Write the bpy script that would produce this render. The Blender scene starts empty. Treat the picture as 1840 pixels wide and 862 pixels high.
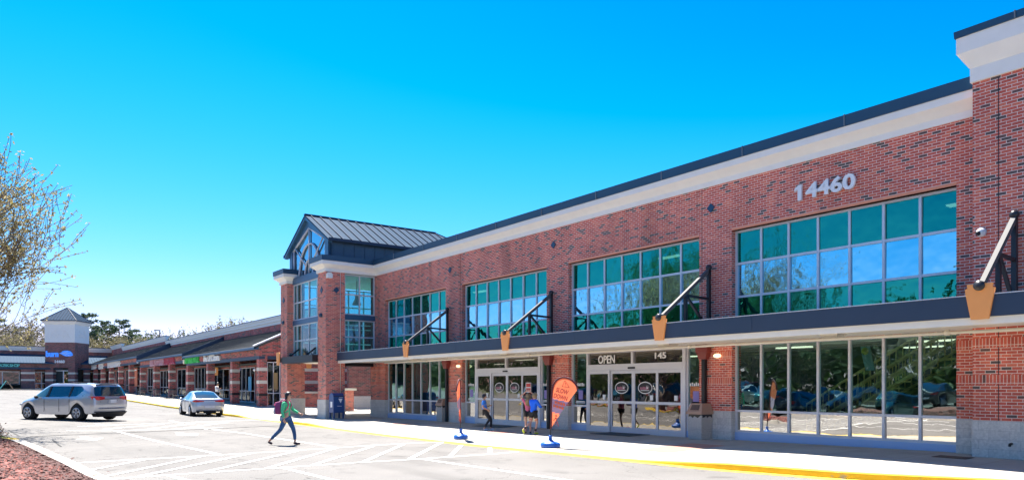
import bpy, bmesh, math, random
from mathutils import Vector, Matrix
R = math.radians
random.seed(7)
scene = bpy.context.scene
COL = scene.collection

# ------------------------------------------------------------------ camera, world, sun, exposure
CAM_H = 1.78
YAW = math.atan(985 / 1330)
cd = bpy.data.cameras.new("camera"); cam = bpy.data.objects.new("camera", cd); COL.objects.link(cam)
cam.location = (0, 0, CAM_H); cam.rotation_euler = (R(90), 0, -YAW)
cd.sensor_width = 36; cd.lens = 36 * 1330 / 1840; cd.shift_y = 262 / 1840
cd.clip_start = 0.1; cd.clip_end = 3000
scene.camera = cam

SUN_DIR = Vector((0.07, 0.52, 1.0)).normalized()
world = bpy.data.worlds.new("World"); scene.world = world; world.use_nodes = True
wt = world.node_tree; wt.nodes.clear()
sky = wt.nodes.new("ShaderNodeTexSky"); sky.sky_type = 'NISHITA'; sky.sun_disc = False
sky.sun_elevation = math.asin(SUN_DIR.z); sky.sun_rotation = math.atan2(SUN_DIR.x, SUN_DIR.y)
sky.air_density = 1.0; sky.dust_density = 0.25; sky.ozone_density = 2.2
# colour grade of the sky light: the photograph is a vivid one (deep azure overhead, pale cyan low down)
def wn(op, a, b):
    n = wt.nodes.new("ShaderNodeMath"); n.operation = op
    for i, v in enumerate((a, b)):
        if isinstance(v, (int, float)): n.inputs[i].default_value = v
        else: wt.links.new(v, n.inputs[i])
    return n.outputs[0]
sc_ = wt.nodes.new("ShaderNodeSeparateColor"); cc_ = wt.nodes.new("ShaderNodeCombineColor"); wt.links.new(sky.outputs[0], sc_.inputs[0])
cr_, cg_, cb_ = sc_.outputs
wt.links.new(wn('MULTIPLY', wn('MAXIMUM', wn('SUBTRACT', cr_, wn('MULTIPLY', cb_, .372)), 0.0), .84), cc_.inputs[0])
rp_ = wt.nodes.new("ShaderNodeValToRGB"); wt.links.new(wn('MULTIPLY', cg_, .1), rp_.inputs[0]); el_ = rp_.color_ramp.elements
el_[0].position = 0.0; el_[0].color = (0,0,0,1); el_[1].position = 1.0; el_[1].color = (1,1,1,1)
for p_, v_ in ((.26,.19),(.299,.245),(.333,.305),(.37,.365),(.40,.40),(.533,.53),(.741,.72),(.85,.84)): k_ = el_.new(p_); k_.color = (v_, v_, v_, 1)
wt.links.new(wn('MULTIPLY', rp_.outputs[0], 4.2), cc_.inputs[1])
wt.links.new(wn('MULTIPLY', cb_, .58), cc_.inputs[2])
bg = wt.nodes.new("ShaderNodeBackground"); bg.inputs['Strength'].default_value = 0.10
wo = wt.nodes.new("ShaderNodeOutputWorld")
wt.links.new(cc_.outputs[0], bg.inputs['Color']); wt.links.new(bg.outputs[0], wo.inputs['Surface'])
sd = bpy.data.lights.new("sun", 'SUN'); sd.energy = 4.6; sd.angle = R(0.5); sd.color = (1.0, 0.94, 0.84)
so = bpy.data.objects.new("sun", sd); COL.objects.link(so); so.rotation_euler = SUN_DIR.to_track_quat('Z', 'Y').to_euler()
vs = scene.view_settings
scene.display_settings.display_device = 'sRGB'
vs.view_transform = 'Standard'; vs.look = 'None'; vs.exposure = 1.95; vs.gamma = 1.0; vs.use_curve_mapping = False
scene.cycles.max_bounces = 8; scene.cycles.transparent_max_bounces = 12
scene.cycles.sample_clamp_indirect = 6.0

# ------------------------------------------------------------------ helpers
class MB:
    """collects faces and links them as ONE mesh object"""
    def __init__(s): s.v = []; s.f = []; s.m = []; s.sm = []
    def vert(s, p): s.v.append(tuple(p)); return len(s.v) - 1
    def face(s, pts, m=0, smooth=False):
        s.f.append([s.vert(p) for p in pts]); s.m.append(m); s.sm.append(smooth)
    def box(s, a, b, m=0):
        x0, y0, z0 = a; x1, y1, z1 = b
        if x0 > x1: x0, x1 = x1, x0
        if y0 > y1: y0, y1 = y1, y0
        if z0 > z1: z0, z1 = z1, z0
        c = [(x0,y0,z0),(x1,y0,z0),(x1,y1,z0),(x0,y1,z0),(x0,y0,z1),(x1,y0,z1),(x1,y1,z1),(x0,y1,z1)]
        s.hexa(c, m)
    def hexa(s, c, m=0):
        n = len(s.v); s.v += [tuple(p) for p in c]
        for q in ((0,3,2,1),(4,5,6,7),(0,1,5,4),(1,2,6,5),(2,3,7,6),(3,0,4,7)):
            s.f.append([n + i for i in q]); s.m.append(m); s.sm.append(False)
    def prism(s, poly, off, m=0):
        """poly: planar list of 3D points, off: extrusion vector"""
        off = Vector(off); a = [Vector(p) for p in poly]; b = [p + off for p in a]; k = len(a)
        nrm = Vector((0,0,0))
        for i in range(k): nrm += a[i].cross(a[(i+1) % k])
        if nrm.dot(off) > 0: a.reverse(); b.reverse()
        n = len(s.v); s.v += [tuple(p) for p in a + b]
        s.f.append(list(range(n, n + k))); s.f.append(list(range(n + 2*k - 1, n + k - 1, -1)))
        s.m += [m, m]; s.sm += [False, False]
        for i in range(k):
            j = (i + 1) % k
            s.f.append([n + j, n + i, n + k + i, n + k + j]); s.m.append(m); s.sm.append(False)
    def tube(s, pts, rad, n=8, m=0, caps=True, smooth=True):
        pts = [Vector(p) for p in pts]
        if not isinstance(rad, (list, tuple)): rad = [rad] * len(pts)
        base = len(s.v); up = None
        for i, p in enumerate(pts):
            d = (pts[min(i+1, len(pts)-1)] - pts[max(i-1, 0)])
            if d.length < 1e-9: d = Vector((0,0,1))
            d.normalize()
            if up is None: up = d.orthogonal().normalized()
            up = (up - d * up.dot(d))
            if up.length < 1e-6: up = d.orthogonal()
            up.normalize(); w = d.cross(up)
            for k in range(n):
                t = 2 * math.pi * k / n
                s.v.append(tuple(p + (up * math.cos(t) + w * math.sin(t)) * rad[i]))
        for i in range(len(pts) - 1):
            for k in range(n):
                k2 = (k + 1) % n
                s.f.append([base+i*n+k, base+i*n+k2, base+(i+1)*n+k2, base+(i+1)*n+k]); s.m.append(m); s.sm.append(smooth)
        if caps:
            s.f.append([base + k for k in range(n-1, -1, -1)]); s.m.append(m); s.sm.append(False)
            e = base + (len(pts)-1)*n
            s.f.append([e + k for k in range(n)]); s.m.append(m); s.sm.append(False)
    def beam(s, p, q, w, h, m=0):
        """square bar from p to q, w across, h along the up side"""
        p, q = Vector(p), Vector(q); d = (q - p).normalized()
        up = Vector((0,0,1)) if abs(d.z) < 0.95 else Vector((0,1,0))
        sx = d.cross(up).normalized(); u = sx.cross(d)
        a = sx*w/2; b = u*h/2
        s.hexa([p-a-b, p+a-b, q+a-b, q-a-b, p-a+b, p+a+b, q+a+b, q-a+b], m)
    def lathe(s, prof, c=(0,0,0), axis='Z', n=24, m=0, smooth=True):
        base = len(s.v); c = Vector(c)
        for r, h in prof:
            for k in range(n):
                t = 2*math.pi*k/n; x, y = r*math.cos(t), r*math.sin(t)
                p = {'Z': (x, y, h), 'X': (h, x, y), 'Y': (y, h, x)}[axis]
                s.v.append(tuple(c + Vector(p)))
        for i in range(len(prof)-1):
            for k in range(n):
                k2 = (k+1) % n
                s.f.append([base+i*n+k, base+i*n+k2, base+(i+1)*n+k2, base+(i+1)*n+k]); s.m.append(m); s.sm.append(smooth)
    def ball(s, c, r, n=12, m=0):
        rx, ry, rz = r if isinstance(r, (list, tuple)) else (r, r, r)
        base = len(s.v); k = n // 2
        for i in range(k + 1):
            a = math.pi * i / k
            for j in range(n):
                t = 2*math.pi*j/n
                s.v.append((c[0]+rx*math.sin(a)*math.cos(t), c[1]+ry*math.sin(a)*math.sin(t), c[2]-rz*math.cos(a)))
        for i in range(k):
            for j in range(n):
                j2 = (j+1) % n
                s.f.append([base+i*n+j, base+i*n+j2, base+(i+1)*n+j2, base+(i+1)*n+j]); s.m.append(m); s.sm.append(True)
    def sweep(s, path, prof, m=0):
        """prof: list of (out, z) from bottom to top, path: 2D points; out is to the LEFT of the walking direction"""
        P = [Vector(p) for p in path]; rows = []
        for i, p in enumerate(P):
            d0 = (P[i] - P[i-1]).normalized() if i > 0 else None
            d1 = (P[i+1] - P[i]).normalized() if i < len(P)-1 else None
            n0 = Vector((-d0.y, d0.x)) if d0 else None; n1 = Vector((-d1.y, d1.x)) if d1 else None
            if n0 is None: nn = n1; k = 1
            elif n1 is None: nn = n0; k = 1
            else:
                nn = (n0 + n1).normalized(); k = 1 / max(0.2, nn.dot(n0))
            rows.append([(p.x + nn.x*o*k, p.y + nn.y*o*k, z) for o, z in prof])
        for i in range(len(P)-1):
            for j in range(len(prof)-1):
                s.face([rows[i][j], rows[i+1][j], rows[i+1][j+1], rows[i][j+1]][::-1], m)
        for r, rev in ((rows[0], False), (rows[-1], True)):
            s.face(r[::-1] if rev else r, m)
    def mesh(s, name, mats):
        me = bpy.data.meshes.new(name); me.from_pydata(s.v, [], s.f)
        if not isinstance(mats, (list, tuple)): mats = [mats]
        for mm in mats: me.materials.append(mm)
        me.polygons.foreach_set('material_index', s.m); me.polygons.foreach_set('use_smooth', s.sm)
        me.update(); return me
    def loose(s, name, mats, parent=None, eps=.02):
        """one object per separate piece (pieces whose boxes touch stay together)"""
        par = list(range(len(s.v)))
        def find(i):
            while par[i] != i: par[i] = par[par[i]]; i = par[i]
            return i
        for f in s.f:
            for i in f[1:]: par[find(i)] = find(f[0])
        isl = {}
        for k, f in enumerate(s.f): isl.setdefault(find(f[0]), []).append(k)
        L_ = []
        for fs in isl.values():
            P = [s.v[i] for k in fs for i in s.f[k]]; L_.append([fs, [min(p[c] for p in P)-eps/2 for c in range(3)], [max(p[c] for p in P)+eps/2 for c in range(3)]])
        done = False
        while not done:
            done = True
            for i in range(len(L_)):
                for j in range(i+1, len(L_)):
                    if all(L_[i][1][c] <= L_[j][2][c] and L_[j][1][c] <= L_[i][2][c] for c in range(3)):
                        L_[i] = [L_[i][0]+L_[j][0], [min(a, b) for a, b in zip(L_[i][1], L_[j][1])], [max(a, b) for a, b in zip(L_[i][2], L_[j][2])]]; L_.pop(j); done = False; break
                if not done: break
        out = []
        for fs, _, _ in L_:
            m = MB()
            for k in sorted(fs): m.f.append([m.vert(s.v[i]) for i in s.f[k]]); m.m.append(s.m[k]); m.sm.append(s.sm[k])
            out.append(m.build(name, mats, parent))
        return out
    def build(s, name, mats, parent=None):
        return link(name, s.mesh(name, mats), parent)

LOCAL = set(); OWN = [False]      # things whose parts are modelled round their own base
def base_of(root):
    return Matrix.LocRotScale(root.location, root.rotation_euler, root.scale)
def link(name, me, parent=None, local=False):
    o = bpy.data.objects.new(name, me); COL.objects.link(o)
    if parent is not None:
        o.parent = parent
        if parent.name in LOCAL or (parent.parent is not None and parent.parent.name in LOCAL): local = True
        if not local:
            m = base_of(parent)
            if parent.parent is not None: m = base_of(parent.parent) @ parent.matrix_parent_inverse @ m
            o.matrix_parent_inverse = m.inverted()
    return o
def tag(o, label=None, cat=None, group=None, kind=None):
    if label: o['label'] = label
    if cat: o['category'] = cat
    if group: o['group'] = group
    if kind: o['kind'] = kind
    return o
def thing(name, label, cat, loc=(0,0,0), rz=0, group=None, scale=1):
    o = bpy.data.objects.new(name, None); COL.objects.link(o)
    o.empty_display_size = 0.3
    o.location = loc; o.rotation_euler = (0, 0, rz); o.scale = (scale,)*3
    if OWN[0]: LOCAL.add(o.name)
    return tag(o, label, cat, group)
def copy_tree(o, parent=None):
    c = o.copy(); COL.objects.link(c)
    if parent is not None: c.parent = parent; c.matrix_parent_inverse = o.matrix_parent_inverse
    for ch in list(o.children): copy_tree(ch, c)
    return c

def text_mesh(body, w=None, h=None, depth=0.02, bold=0.0):
    cu = bpy.data.curves.new("letters", 'FONT'); cu.body = body; cu.size = 1; cu.extrude = 0.01; cu.offset = bold
    cu.resolution_u = 3
    o = bpy.data.objects.new("letters", cu); COL.objects.link(o)
    dg = bpy.context.evaluated_depsgraph_get(); dg.update()
    me = bpy.data.meshes.new_from_object(o.evaluated_get(dg)); bpy.data.objects.remove(o); bpy.data.curves.remove(cu)
    xs = [v.co.x for v in me.vertices]; ys = [v.co.y for v in me.vertices]
    cx, cy = (min(xs)+max(xs))/2, (min(ys)+max(ys))/2; W, Hh = max(xs)-min(xs), max(ys)-min(ys)
    sx = w/W if w else (h/Hh); sy = h/Hh if h else sx
    for v in me.vertices: v.co = ((v.co.x-cx)*sx, (v.co.y-cy)*sy, v.co.z/0.01*depth/2)
    me.materials.clear(); return me
FACE_W = Matrix(((0,0,-1),(-1,0,0),(0,1,0))).to_4x4()     # a sheet that faces -X
FACE_S = Matrix(((1,0,0),(0,0,-1),(0,1,0))).to_4x4()      # a sheet that faces -Y
def letters(name, body, frame, pos, m, parent=None, **k):
    me = text_mesh(body, **k); me.transform(Matrix.Translation(pos) @ frame); me.materials.append(m)
    return link(name, me, parent)

# pixel of the photograph -> place in the world (camera facts above)
SA, CA = math.sin(YAW), math.cos(YAW)
def ray(px): return YAW + math.atan((px - 920) / 1330)
def yx(px, X): return X / math.tan(ray(px))
def xy(px, Y): return Y * math.tan(ray(px))
def dep(X, Y): return X*SA + Y*CA
def zat(py, X, Y): return CAM_H - (py - 693) * dep(X, Y) / 1330
def lerp(a, b, t): return a + (b - a) * t
def clamp(t, a=0.0, b=1.0): return max(a, min(b, t))
def table(t, pts):
    if t <= pts[0][0]: return pts[0][1]
    for (a, va), (b, vb) in zip(pts, pts[1:]):
        if t <= b: return lerp(va, vb, (t-a)/(b-a))
    return pts[-1][1]
KERB = [(-30,15.6),(3,15.3),(5.5,14.6),(7.4,13.6),(10.2,12.95),(15,12.6),(18.3,12.3),(24,12.2),(32,12.45),(40,12.6),(50,12.5),(60,12.2),(160,12.1)]
def kerb_x(Y): return table(Y, KERB)
def road_z(X, Y):
    a = max(0, .0105*(Y-26)); b = max(0, .0125*(Y-46)); return lerp(a, b, clamp((X-4)/8))
KH = [(-30,.13),(10.0,.13),(12.6,.014),(30,.014),(32.5,.10),(35,.10),(37,.014),(41.5,.014),(43.5,.13),(160,.13)]
WZ = [(-30,.26),(8,.23),(17,.13),(37,.05),(45,.08),(54,.32),(106,.80),(140,1.28),(160,1.28)]
def kerb_z(Y): return road_z(12.2, Y) + table(Y, KH)
def walk_z(X, Y):
    k = kerb_x(Y); t = clamp((X-k)/(18.3-k)); return lerp(kerb_z(Y), table(Y, WZ), t)
def ground_at(px, py, f=road_z):
    z = 0.0
    for _ in range(12):
        d = 1330*(CAM_H - z)/(py-693); r = (px-920)/1330*d; X, Y = r*CA+d*SA, d*CA-r*SA; z = f(X, Y)
    return X, Y, z

# ------------------------------------------------------------------ materials
MATS = {}
def nodes_of(name):
    m = bpy.data.materials.new(name); m.use_nodes = True; MATS[name] = m
    t = m.node_tree; return m, t, t.nodes['Principled BSDF'], t.nodes.new, t.links.new
def plain(name, col, rough=.6, metal=0.0, vary=.12, scale=3.0, coat=0.0, bump=0.0, bscale=60, spec=.5):
    m, t, b, N, L = nodes_of(name)
    b.inputs['Roughness'].default_value = rough; b.inputs['Metallic'].default_value = metal
    b.inputs['Specular IOR Level'].default_value = spec; b.inputs['Coat Weight'].default_value = coat; b.inputs['Coat Roughness'].default_value = .05
    tc = N('ShaderNodeTexCoord')
    n = N('ShaderNodeTexNoise'); n.inputs['Scale'].default_value = scale; n.inputs['Detail'].default_value = 6
    L(tc.outputs['Object'], n.inputs['Vector'])
    mx = N('ShaderNodeMix'); mx.data_type = 'RGBA'
    mx.inputs[6].default_value = (*[c*(1-vary) for c in col], 1); mx.inputs[7].default_value = (*[min(1, c*(1+vary)) for c in col], 1)
    L(n.outputs['Fac'], mx.inputs[0]); L(mx.outputs[2], b.inputs['Base Color'])
    if bump:
        n2 = N('ShaderNodeTexNoise'); n2.inputs['Scale'].default_value = bscale; n2.inputs['Detail'].default_value = 4; L(tc.outputs['Object'], n2.inputs['Vector'])
        bp = N('ShaderNodeBump'); bp.inputs['Strength'].default_value = bump; bp.inputs['Distance'].default_value = .01; L(n2.outputs['Fac'], bp.inputs['Height']); L(bp.outputs[0], b.inputs['Normal'])
    return m
def glow(name, col, s, base=None):
    m, t, b, N, L = nodes_of(name)
    b.inputs['Base Color'].default_value = (*(base or col), 1); b.inputs['Emission Color'].default_value = (*col, 1); b.inputs['Emission Strength'].default_value = s
    return m
def brick(name, bw, bh, reds, mortar, joint=.0125, turn=False, dark=.125):
    m, t, b, N, L = nodes_of(name)
    b.inputs['Roughness'].default_value = .85
    g = N('ShaderNodeNewGeometry'); sp = N('ShaderNodeSeparateXYZ'); sn = N('ShaderNodeSeparateXYZ')
    L(g.outputs['Position'], sp.inputs[0]); L(g.outputs['True Normal'], sn.inputs[0])
    ab = N('ShaderNodeMath'); ab.operation = 'ABSOLUTE'; L(sn.outputs['X'], ab.inputs[0])
    gt = N('ShaderNodeMath'); gt.operation = 'GREATER_THAN'; gt.inputs[1].default_value = .7; L(ab.outputs[0], gt.inputs[0])
    az = N('ShaderNodeMath'); az.operation = 'ABSOLUTE'; L(sn.outputs['Z'], az.inputs[0])
    gz = N('ShaderNodeMath'); gz.operation = 'GREATER_THAN'; gz.inputs[1].default_value = .7; L(az.outputs[0], gz.inputs[0])
    mu = N('ShaderNodeMix'); mu.data_type = 'FLOAT'; L(gt.outputs[0], mu.inputs[0]); L(sp.outputs['X'], mu.inputs[2]); L(sp.outputs['Y'], mu.inputs[3])
    mv = N('ShaderNodeMix'); mv.data_type = 'FLOAT'; L(gz.outputs[0], mv.inputs[0]); L(sp.outputs['Z'], mv.inputs[2]); L(sp.outputs['Y'], mv.inputs[3])
    cb = N('ShaderNodeCombineXYZ')
    L(mu.outputs[0], cb.inputs[1 if turn else 0]); L(mv.outputs[0], cb.inputs[0 if turn else 1])
    br = N('ShaderNodeTexBrick'); br.inputs['Scale'].default_value = 1; br.inputs['Brick Width'].default_value = bw; br.inputs['Row Height'].default_value = bh
    br.inputs['Mortar Size'].default_value = joint/2; br.inputs['Mortar Smooth'].default_value = .1; br.inputs['Bias'].default_value = 0
    if turn: br.offset = 0.0
    br.inputs['Color1'].default_value = (0,0,0,1); br.inputs['Color2'].default_value = (1,1,1,1); br.inputs['Mortar'].default_value = (.5,.5,.5,1)
    L(cb.outputs[0], br.inputs['Vector'])
    cr = N('ShaderNodeValToRGB'); cr.color_ramp.interpolation = 'CONSTANT'
    e = cr.color_ramp.elements; e[0].position = 0; e[0].color = (.11,.078,.07,1); e[1].position = dark*.55; e[1].color = (.15,.075,.065,1)
    for i, c in enumerate(reds):
        k = e.new(dark + (1-dark)*i/len(reds)); k.color = (*c, 1)
    L(br.outputs['Color'], cr.inputs[0])
    n = N('ShaderNodeTexNoise'); n.inputs['Scale'].default_value = .7; n.inputs['Detail'].default_value = 5; L(g.outputs['Position'], n.inputs['Vector'])
    n2 = N('ShaderNodeTexNoise'); n2.inputs['Scale'].default_value = 40; n2.inputs['Detail'].default_value = 3; L(g.outputs['Position'], n2.inputs['Vector'])
    ad = N('ShaderNodeMath'); ad.operation = 'ADD'; L(n.outputs['Fac'], ad.inputs[0]); L(n2.outputs['Fac'], ad.inputs[1])
    mr = N('ShaderNodeMapRange'); mr.inputs[1].default_value = .6; mr.inputs[2].default_value = 1.4; mr.inputs[3].default_value = .70; mr.inputs[4].default_value = 1.22; L(ad.outputs[0], mr.inputs[0])
    mm = N('ShaderNodeMix'); mm.data_type = 'RGBA'; mm.inputs[7].default_value = (*mortar, 1); L(br.outputs['Fac'], mm.inputs[0]); L(cr.outputs[0], mm.inputs[6])
    ml = N('ShaderNodeVectorMath'); ml.operation = 'SCALE'; L(mm.outputs[2], ml.inputs[0]); L(mr.outputs[0], ml.inputs['Scale']); L(ml.outputs[0], b.inputs['Base Color'])
    ms = N('ShaderNodeMapping'); ms.inputs['Scale'].default_value = (1.6, 1.6, .10); L(g.outputs['Position'], ms.inputs[0])      # faint water streaks
    ns = N('ShaderNodeTexNoise'); ns.inputs['Scale'].default_value = 1.0; ns.inputs['Detail'].default_value = 6; L(ms.outputs[0], ns.inputs['Vector'])
    rs = N('ShaderNodeMapRange'); rs.inputs[1].default_value = .50; rs.inputs[2].default_value = .70; rs.inputs[3].default_value = 1.0; rs.inputs[4].default_value = .74; L(ns.outputs['Fac'], rs.inputs[0])
    m2 = N('ShaderNodeVectorMath'); m2.operation = 'SCALE'; L(ml.outputs[0], m2.inputs[0]); L(rs.outputs[0], m2.inputs['Scale']); L(m2.outputs[0], b.inputs['Base Color'])
    bp = N('ShaderNodeBump'); bp.invert = True; bp.inputs['Strength'].default_value = .5; bp.inputs['Distance'].default_value = .008; L(br.outputs['Fac'], bp.inputs['Height']); L(bp.outputs[0], b.inputs['Normal'])
    return m
def glass(name, tint, refl, fac, wave=.02, wscale=1.6):
    """window glass: a mirror layer over tinted see-through glass, slightly wavy"""
    m, t, b, N, L = nodes_of(name); t.nodes.remove(b)
    out = t.nodes['Material Output']
    tr = N('ShaderNodeBsdfTransparent'); tr.inputs[0].default_value = (*tint, 1)
    gl = N('ShaderNodeBsdfGlossy'); gl.inputs['Color'].default_value = (*refl, 1); gl.inputs['Roughness'].default_value = .015
    g = N('ShaderNodeNewGeometry')
    n = N('ShaderNodeTexNoise'); n.inputs['Scale'].default_value = wscale; n.inputs['Detail'].default_value = 2; L(g.outputs['Position'], n.inputs['Vector'])
    bp = N('ShaderNodeBump'); bp.inputs['Strength'].default_value = 1; bp.inputs['Distance'].default_value = wave; L(n.outputs['Fac'], bp.inputs['Height']); L(bp.outputs[0], gl.inputs['Normal'])
    lw = N('ShaderNodeLayerWeight'); lw.inputs['Blend'].default_value = .35
    ma = N('ShaderNodeMath'); ma.operation = 'MULTIPLY_ADD'; ma.inputs[1].default_value = .5; ma.inputs[2].default_value = fac; ma.use_clamp = True; L(lw.outputs['Fresnel'], ma.inputs[0])
    mx = N('ShaderNodeMixShader'); L(ma.outputs[0], mx.inputs[0]); L(tr.outputs[0], mx.inputs[1]); L(gl.outputs[0], mx.inputs[2]); L(mx.outputs[0], out.inputs['Surface'])
    return m

REDS = [(.67,.13,.08),(.58,.105,.068),(.72,.17,.10),(.63,.115,.075),(.53,.095,.065)]
M_BRICK = brick('red_brick', .205, .0685, REDS, (.80,.66,.58))
M_SOLD = brick('red_brick_soldier', .205, .0685, REDS, (.80,.66,.58), turn=True, dark=.03)
M_BRICK2 = brick('red_utility_brick', .305, .102, [(.48,.09,.072),(.40,.075,.065),(.53,.11,.09),(.44,.08,.07)], (.55,.43,.39), joint=.012, dark=.22)
M_BRICK3 = brick('brown_brick', .305, .102, [(.24,.085,.075),(.20,.07,.066),(.27,.10,.09)], (.36,.28,.27), joint=.012, dark=.25)
def block_mat(name, col):
    m, t, b, N, L = nodes_of(name); b.inputs['Roughness'].default_value = .9
    g = N('ShaderNodeNewGeometry'); sp = N('ShaderNodeSeparateXYZ'); L(g.outputs['Position'], sp.inputs[0])
    ad = N('ShaderNodeMath'); ad.operation = 'ADD'; L(sp.outputs['X'], ad.inputs[0]); L(sp.outputs['Y'], ad.inputs[1])
    cb = N('ShaderNodeCombineXYZ'); L(ad.outputs[0], cb.inputs[0]); L(sp.outputs['Z'], cb.inputs[1])
    br = N('ShaderNodeTexBrick'); br.inputs['Scale'].default_value = 1; br.inputs['Brick Width'].default_value = .406; br.inputs['Row Height'].default_value = .203; br.inputs['Mortar Size'].default_value = .004
    br.inputs['Color1'].default_value = (*[c*.93 for c in col],1); br.inputs['Color2'].default_value = (*[c*1.05 for c in col],1); br.inputs['Mortar'].default_value = (*[c*.75 for c in col],1); L(cb.outputs[0], br.inputs['Vector'])
    n = N('ShaderNodeTexNoise'); n.inputs['Scale'].default_value = 22; n.inputs['Detail'].default_value = 6; L(g.outputs['Position'], n.inputs['Vector'])
    mr = N('ShaderNodeMapRange'); mr.inputs[1].default_value = .3; mr.inputs[2].default_value = .7; mr.inputs[3].default_value = .85; mr.inputs[4].default_value = 1.12; L(n.outputs['Fac'], mr.inputs[0])
    ml = N('ShaderNodeVectorMath'); ml.operation = 'SCALE'; L(br.outputs['Color'], ml.inputs[0]); L(mr.outputs[0], ml.inputs['Scale']); L(ml.outputs[0], b.inputs['Base Color'])
    bp = N('ShaderNodeBump'); bp.inputs['Strength'].default_value = .6; bp.inputs['Distance'].default_value = .02; L(n.outputs['Fac'], bp.inputs['Height']); L(bp.outputs[0], b.inputs['Normal'])
    return m
M_BLOCK = block_mat('split_face_block', (.60,.565,.52))
M_BAND = plain('cream_block_band', (.62,.58,.50), .85)
M_CREAM = plain('cream_stucco', (.82,.79,.73), .85, vary=.06, bump=.15)
M_STUCCO = plain('white_stucco', (.78,.77,.74), .85, vary=.05)
M_CAP = plain('navy_metal_cap', (.016,.06,.115), .45, .1, vary=.15, scale=1.2)
M_FASCIA = plain('dark_blue_fascia', (.023,.045,.085), .55, .0, vary=.14, scale=1.5)
M_BLACK = plain('black_steel', (.018,.018,.022), .5, .2)
M_TRUSS = plain('dark_painted_steel', (.030,.030,.036), .35, .3)
M_ALU = plain('silver_aluminium', (.64,.64,.68), .42, .2, vary=.05)
M_SILL = plain('aluminium_sill_panel', (.36,.51,.78), .4, .3, vary=.05)
M_SOFFIT = plain('cream_soffit', (.80,.75,.66), .8, vary=.06)
M_ORANGE = plain('orange_keystone', (.92,.36,.10), .6, vary=.06)
M_PIPE = plain('cream_pipe', (.62,.58,.5), .5)
M_MAROON = plain('maroon_metal', (.20,.035,.03), .5)
M_ROOF = plain('blue_grey_metal_roof', (.035,.068,.115), .7, .0, spec=.04, vary=.06)
M_SEAM = plain('roof_seam', (.03,.05,.085), .6, .0, spec=.12)
M_PANEL = plain('dark_blue_panel', (.025,.065,.11), .4, .2)
M_TRIM = plain('blue_trim', (.035,.11,.20), .4, .2)
M_SHING = plain('grey_shingle', (.075,.082,.088), .8, spec=.15, vary=.25, scale=9)
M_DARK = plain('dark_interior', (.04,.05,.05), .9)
M_INT = plain('interior_wall', (.085,.105,.10), .9)
M_TAN = plain('tan_stair_rail', (.88,.64,.27), .6)
M_G_TEAL = glass('teal_glass', (.08,.24,.21), (.05,.70,.55), .36, wave=.014)
M_G_SKY = glass('clear_mirror_glass', (.16,.26,.30), (.36,.80,1.0), .68, wave=.010)
M_G_SHOP = glass('shop_glass', (.52,.74,.66), (.55,.90,.86), .31, wave=.004, wscale=1.1)
M_G_LOW = glass('low_pane_glass', (.2,.24,.24), (.92,.89,.83), .62, wave=.002)
M_G_DOOR = glass('door_glass', (.20,.22,.21), (.74,.70,.66), .28, wave=.004)
M_G_ATR = glass('atrium_glass', (.34,.72,.78), (.45,.70,.85), .16, wave=.01)
M_G_DARK = glass('dark_shop_glass', (.10,.12,.13), (.6,.66,.7), .10, wave=.01)
M_WHITE = plain('white_letter', (.78,.78,.78), .5, vary=.03)
M_LIGHT = glow('warm_lamp', (1,.80,.45), .45)
M_LAMPW = glow('ceiling_lamp', (1,.92,.72), .55)
def worn(name, col, under, cut, scale):
    m = plain(name, col, .8, vary=.15, scale=5, bump=.2); t = m.node_tree; b = t.nodes['Principled BSDF']; src = b.inputs['Base Color'].links[0].from_socket; N = t.nodes.new
    g = N('ShaderNodeNewGeometry'); n = N('ShaderNodeTexNoise'); n.inputs['Scale'].default_value = scale; n.inputs['Detail'].default_value = 8; n.inputs['Roughness'].default_value = .7; t.links.new(g.outputs['Position'], n.inputs['Vector'])
    r = N('ShaderNodeMapRange'); r.inputs[1].default_value = cut; r.inputs[2].default_value = cut+.06; t.links.new(n.outputs['Fac'], r.inputs[0])
    x = N('ShaderNodeMix'); x.data_type = 'RGBA'; x.inputs[7].default_value = (*under, 1); t.links.new(r.outputs[0], x.inputs[0]); t.links.new(src, x.inputs[6]); t.links.new(x.outputs[2], b.inputs['Base Color']); return m
M_YELLOW = worn('yellow_kerb_paint', (.70,.47,.03), (.42,.36,.24), .60, 3.5)
M_PAINT = worn('white_road_paint', (.78,.78,.76), (.24,.23,.22), .58, 5)
M_CONC = None
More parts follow.
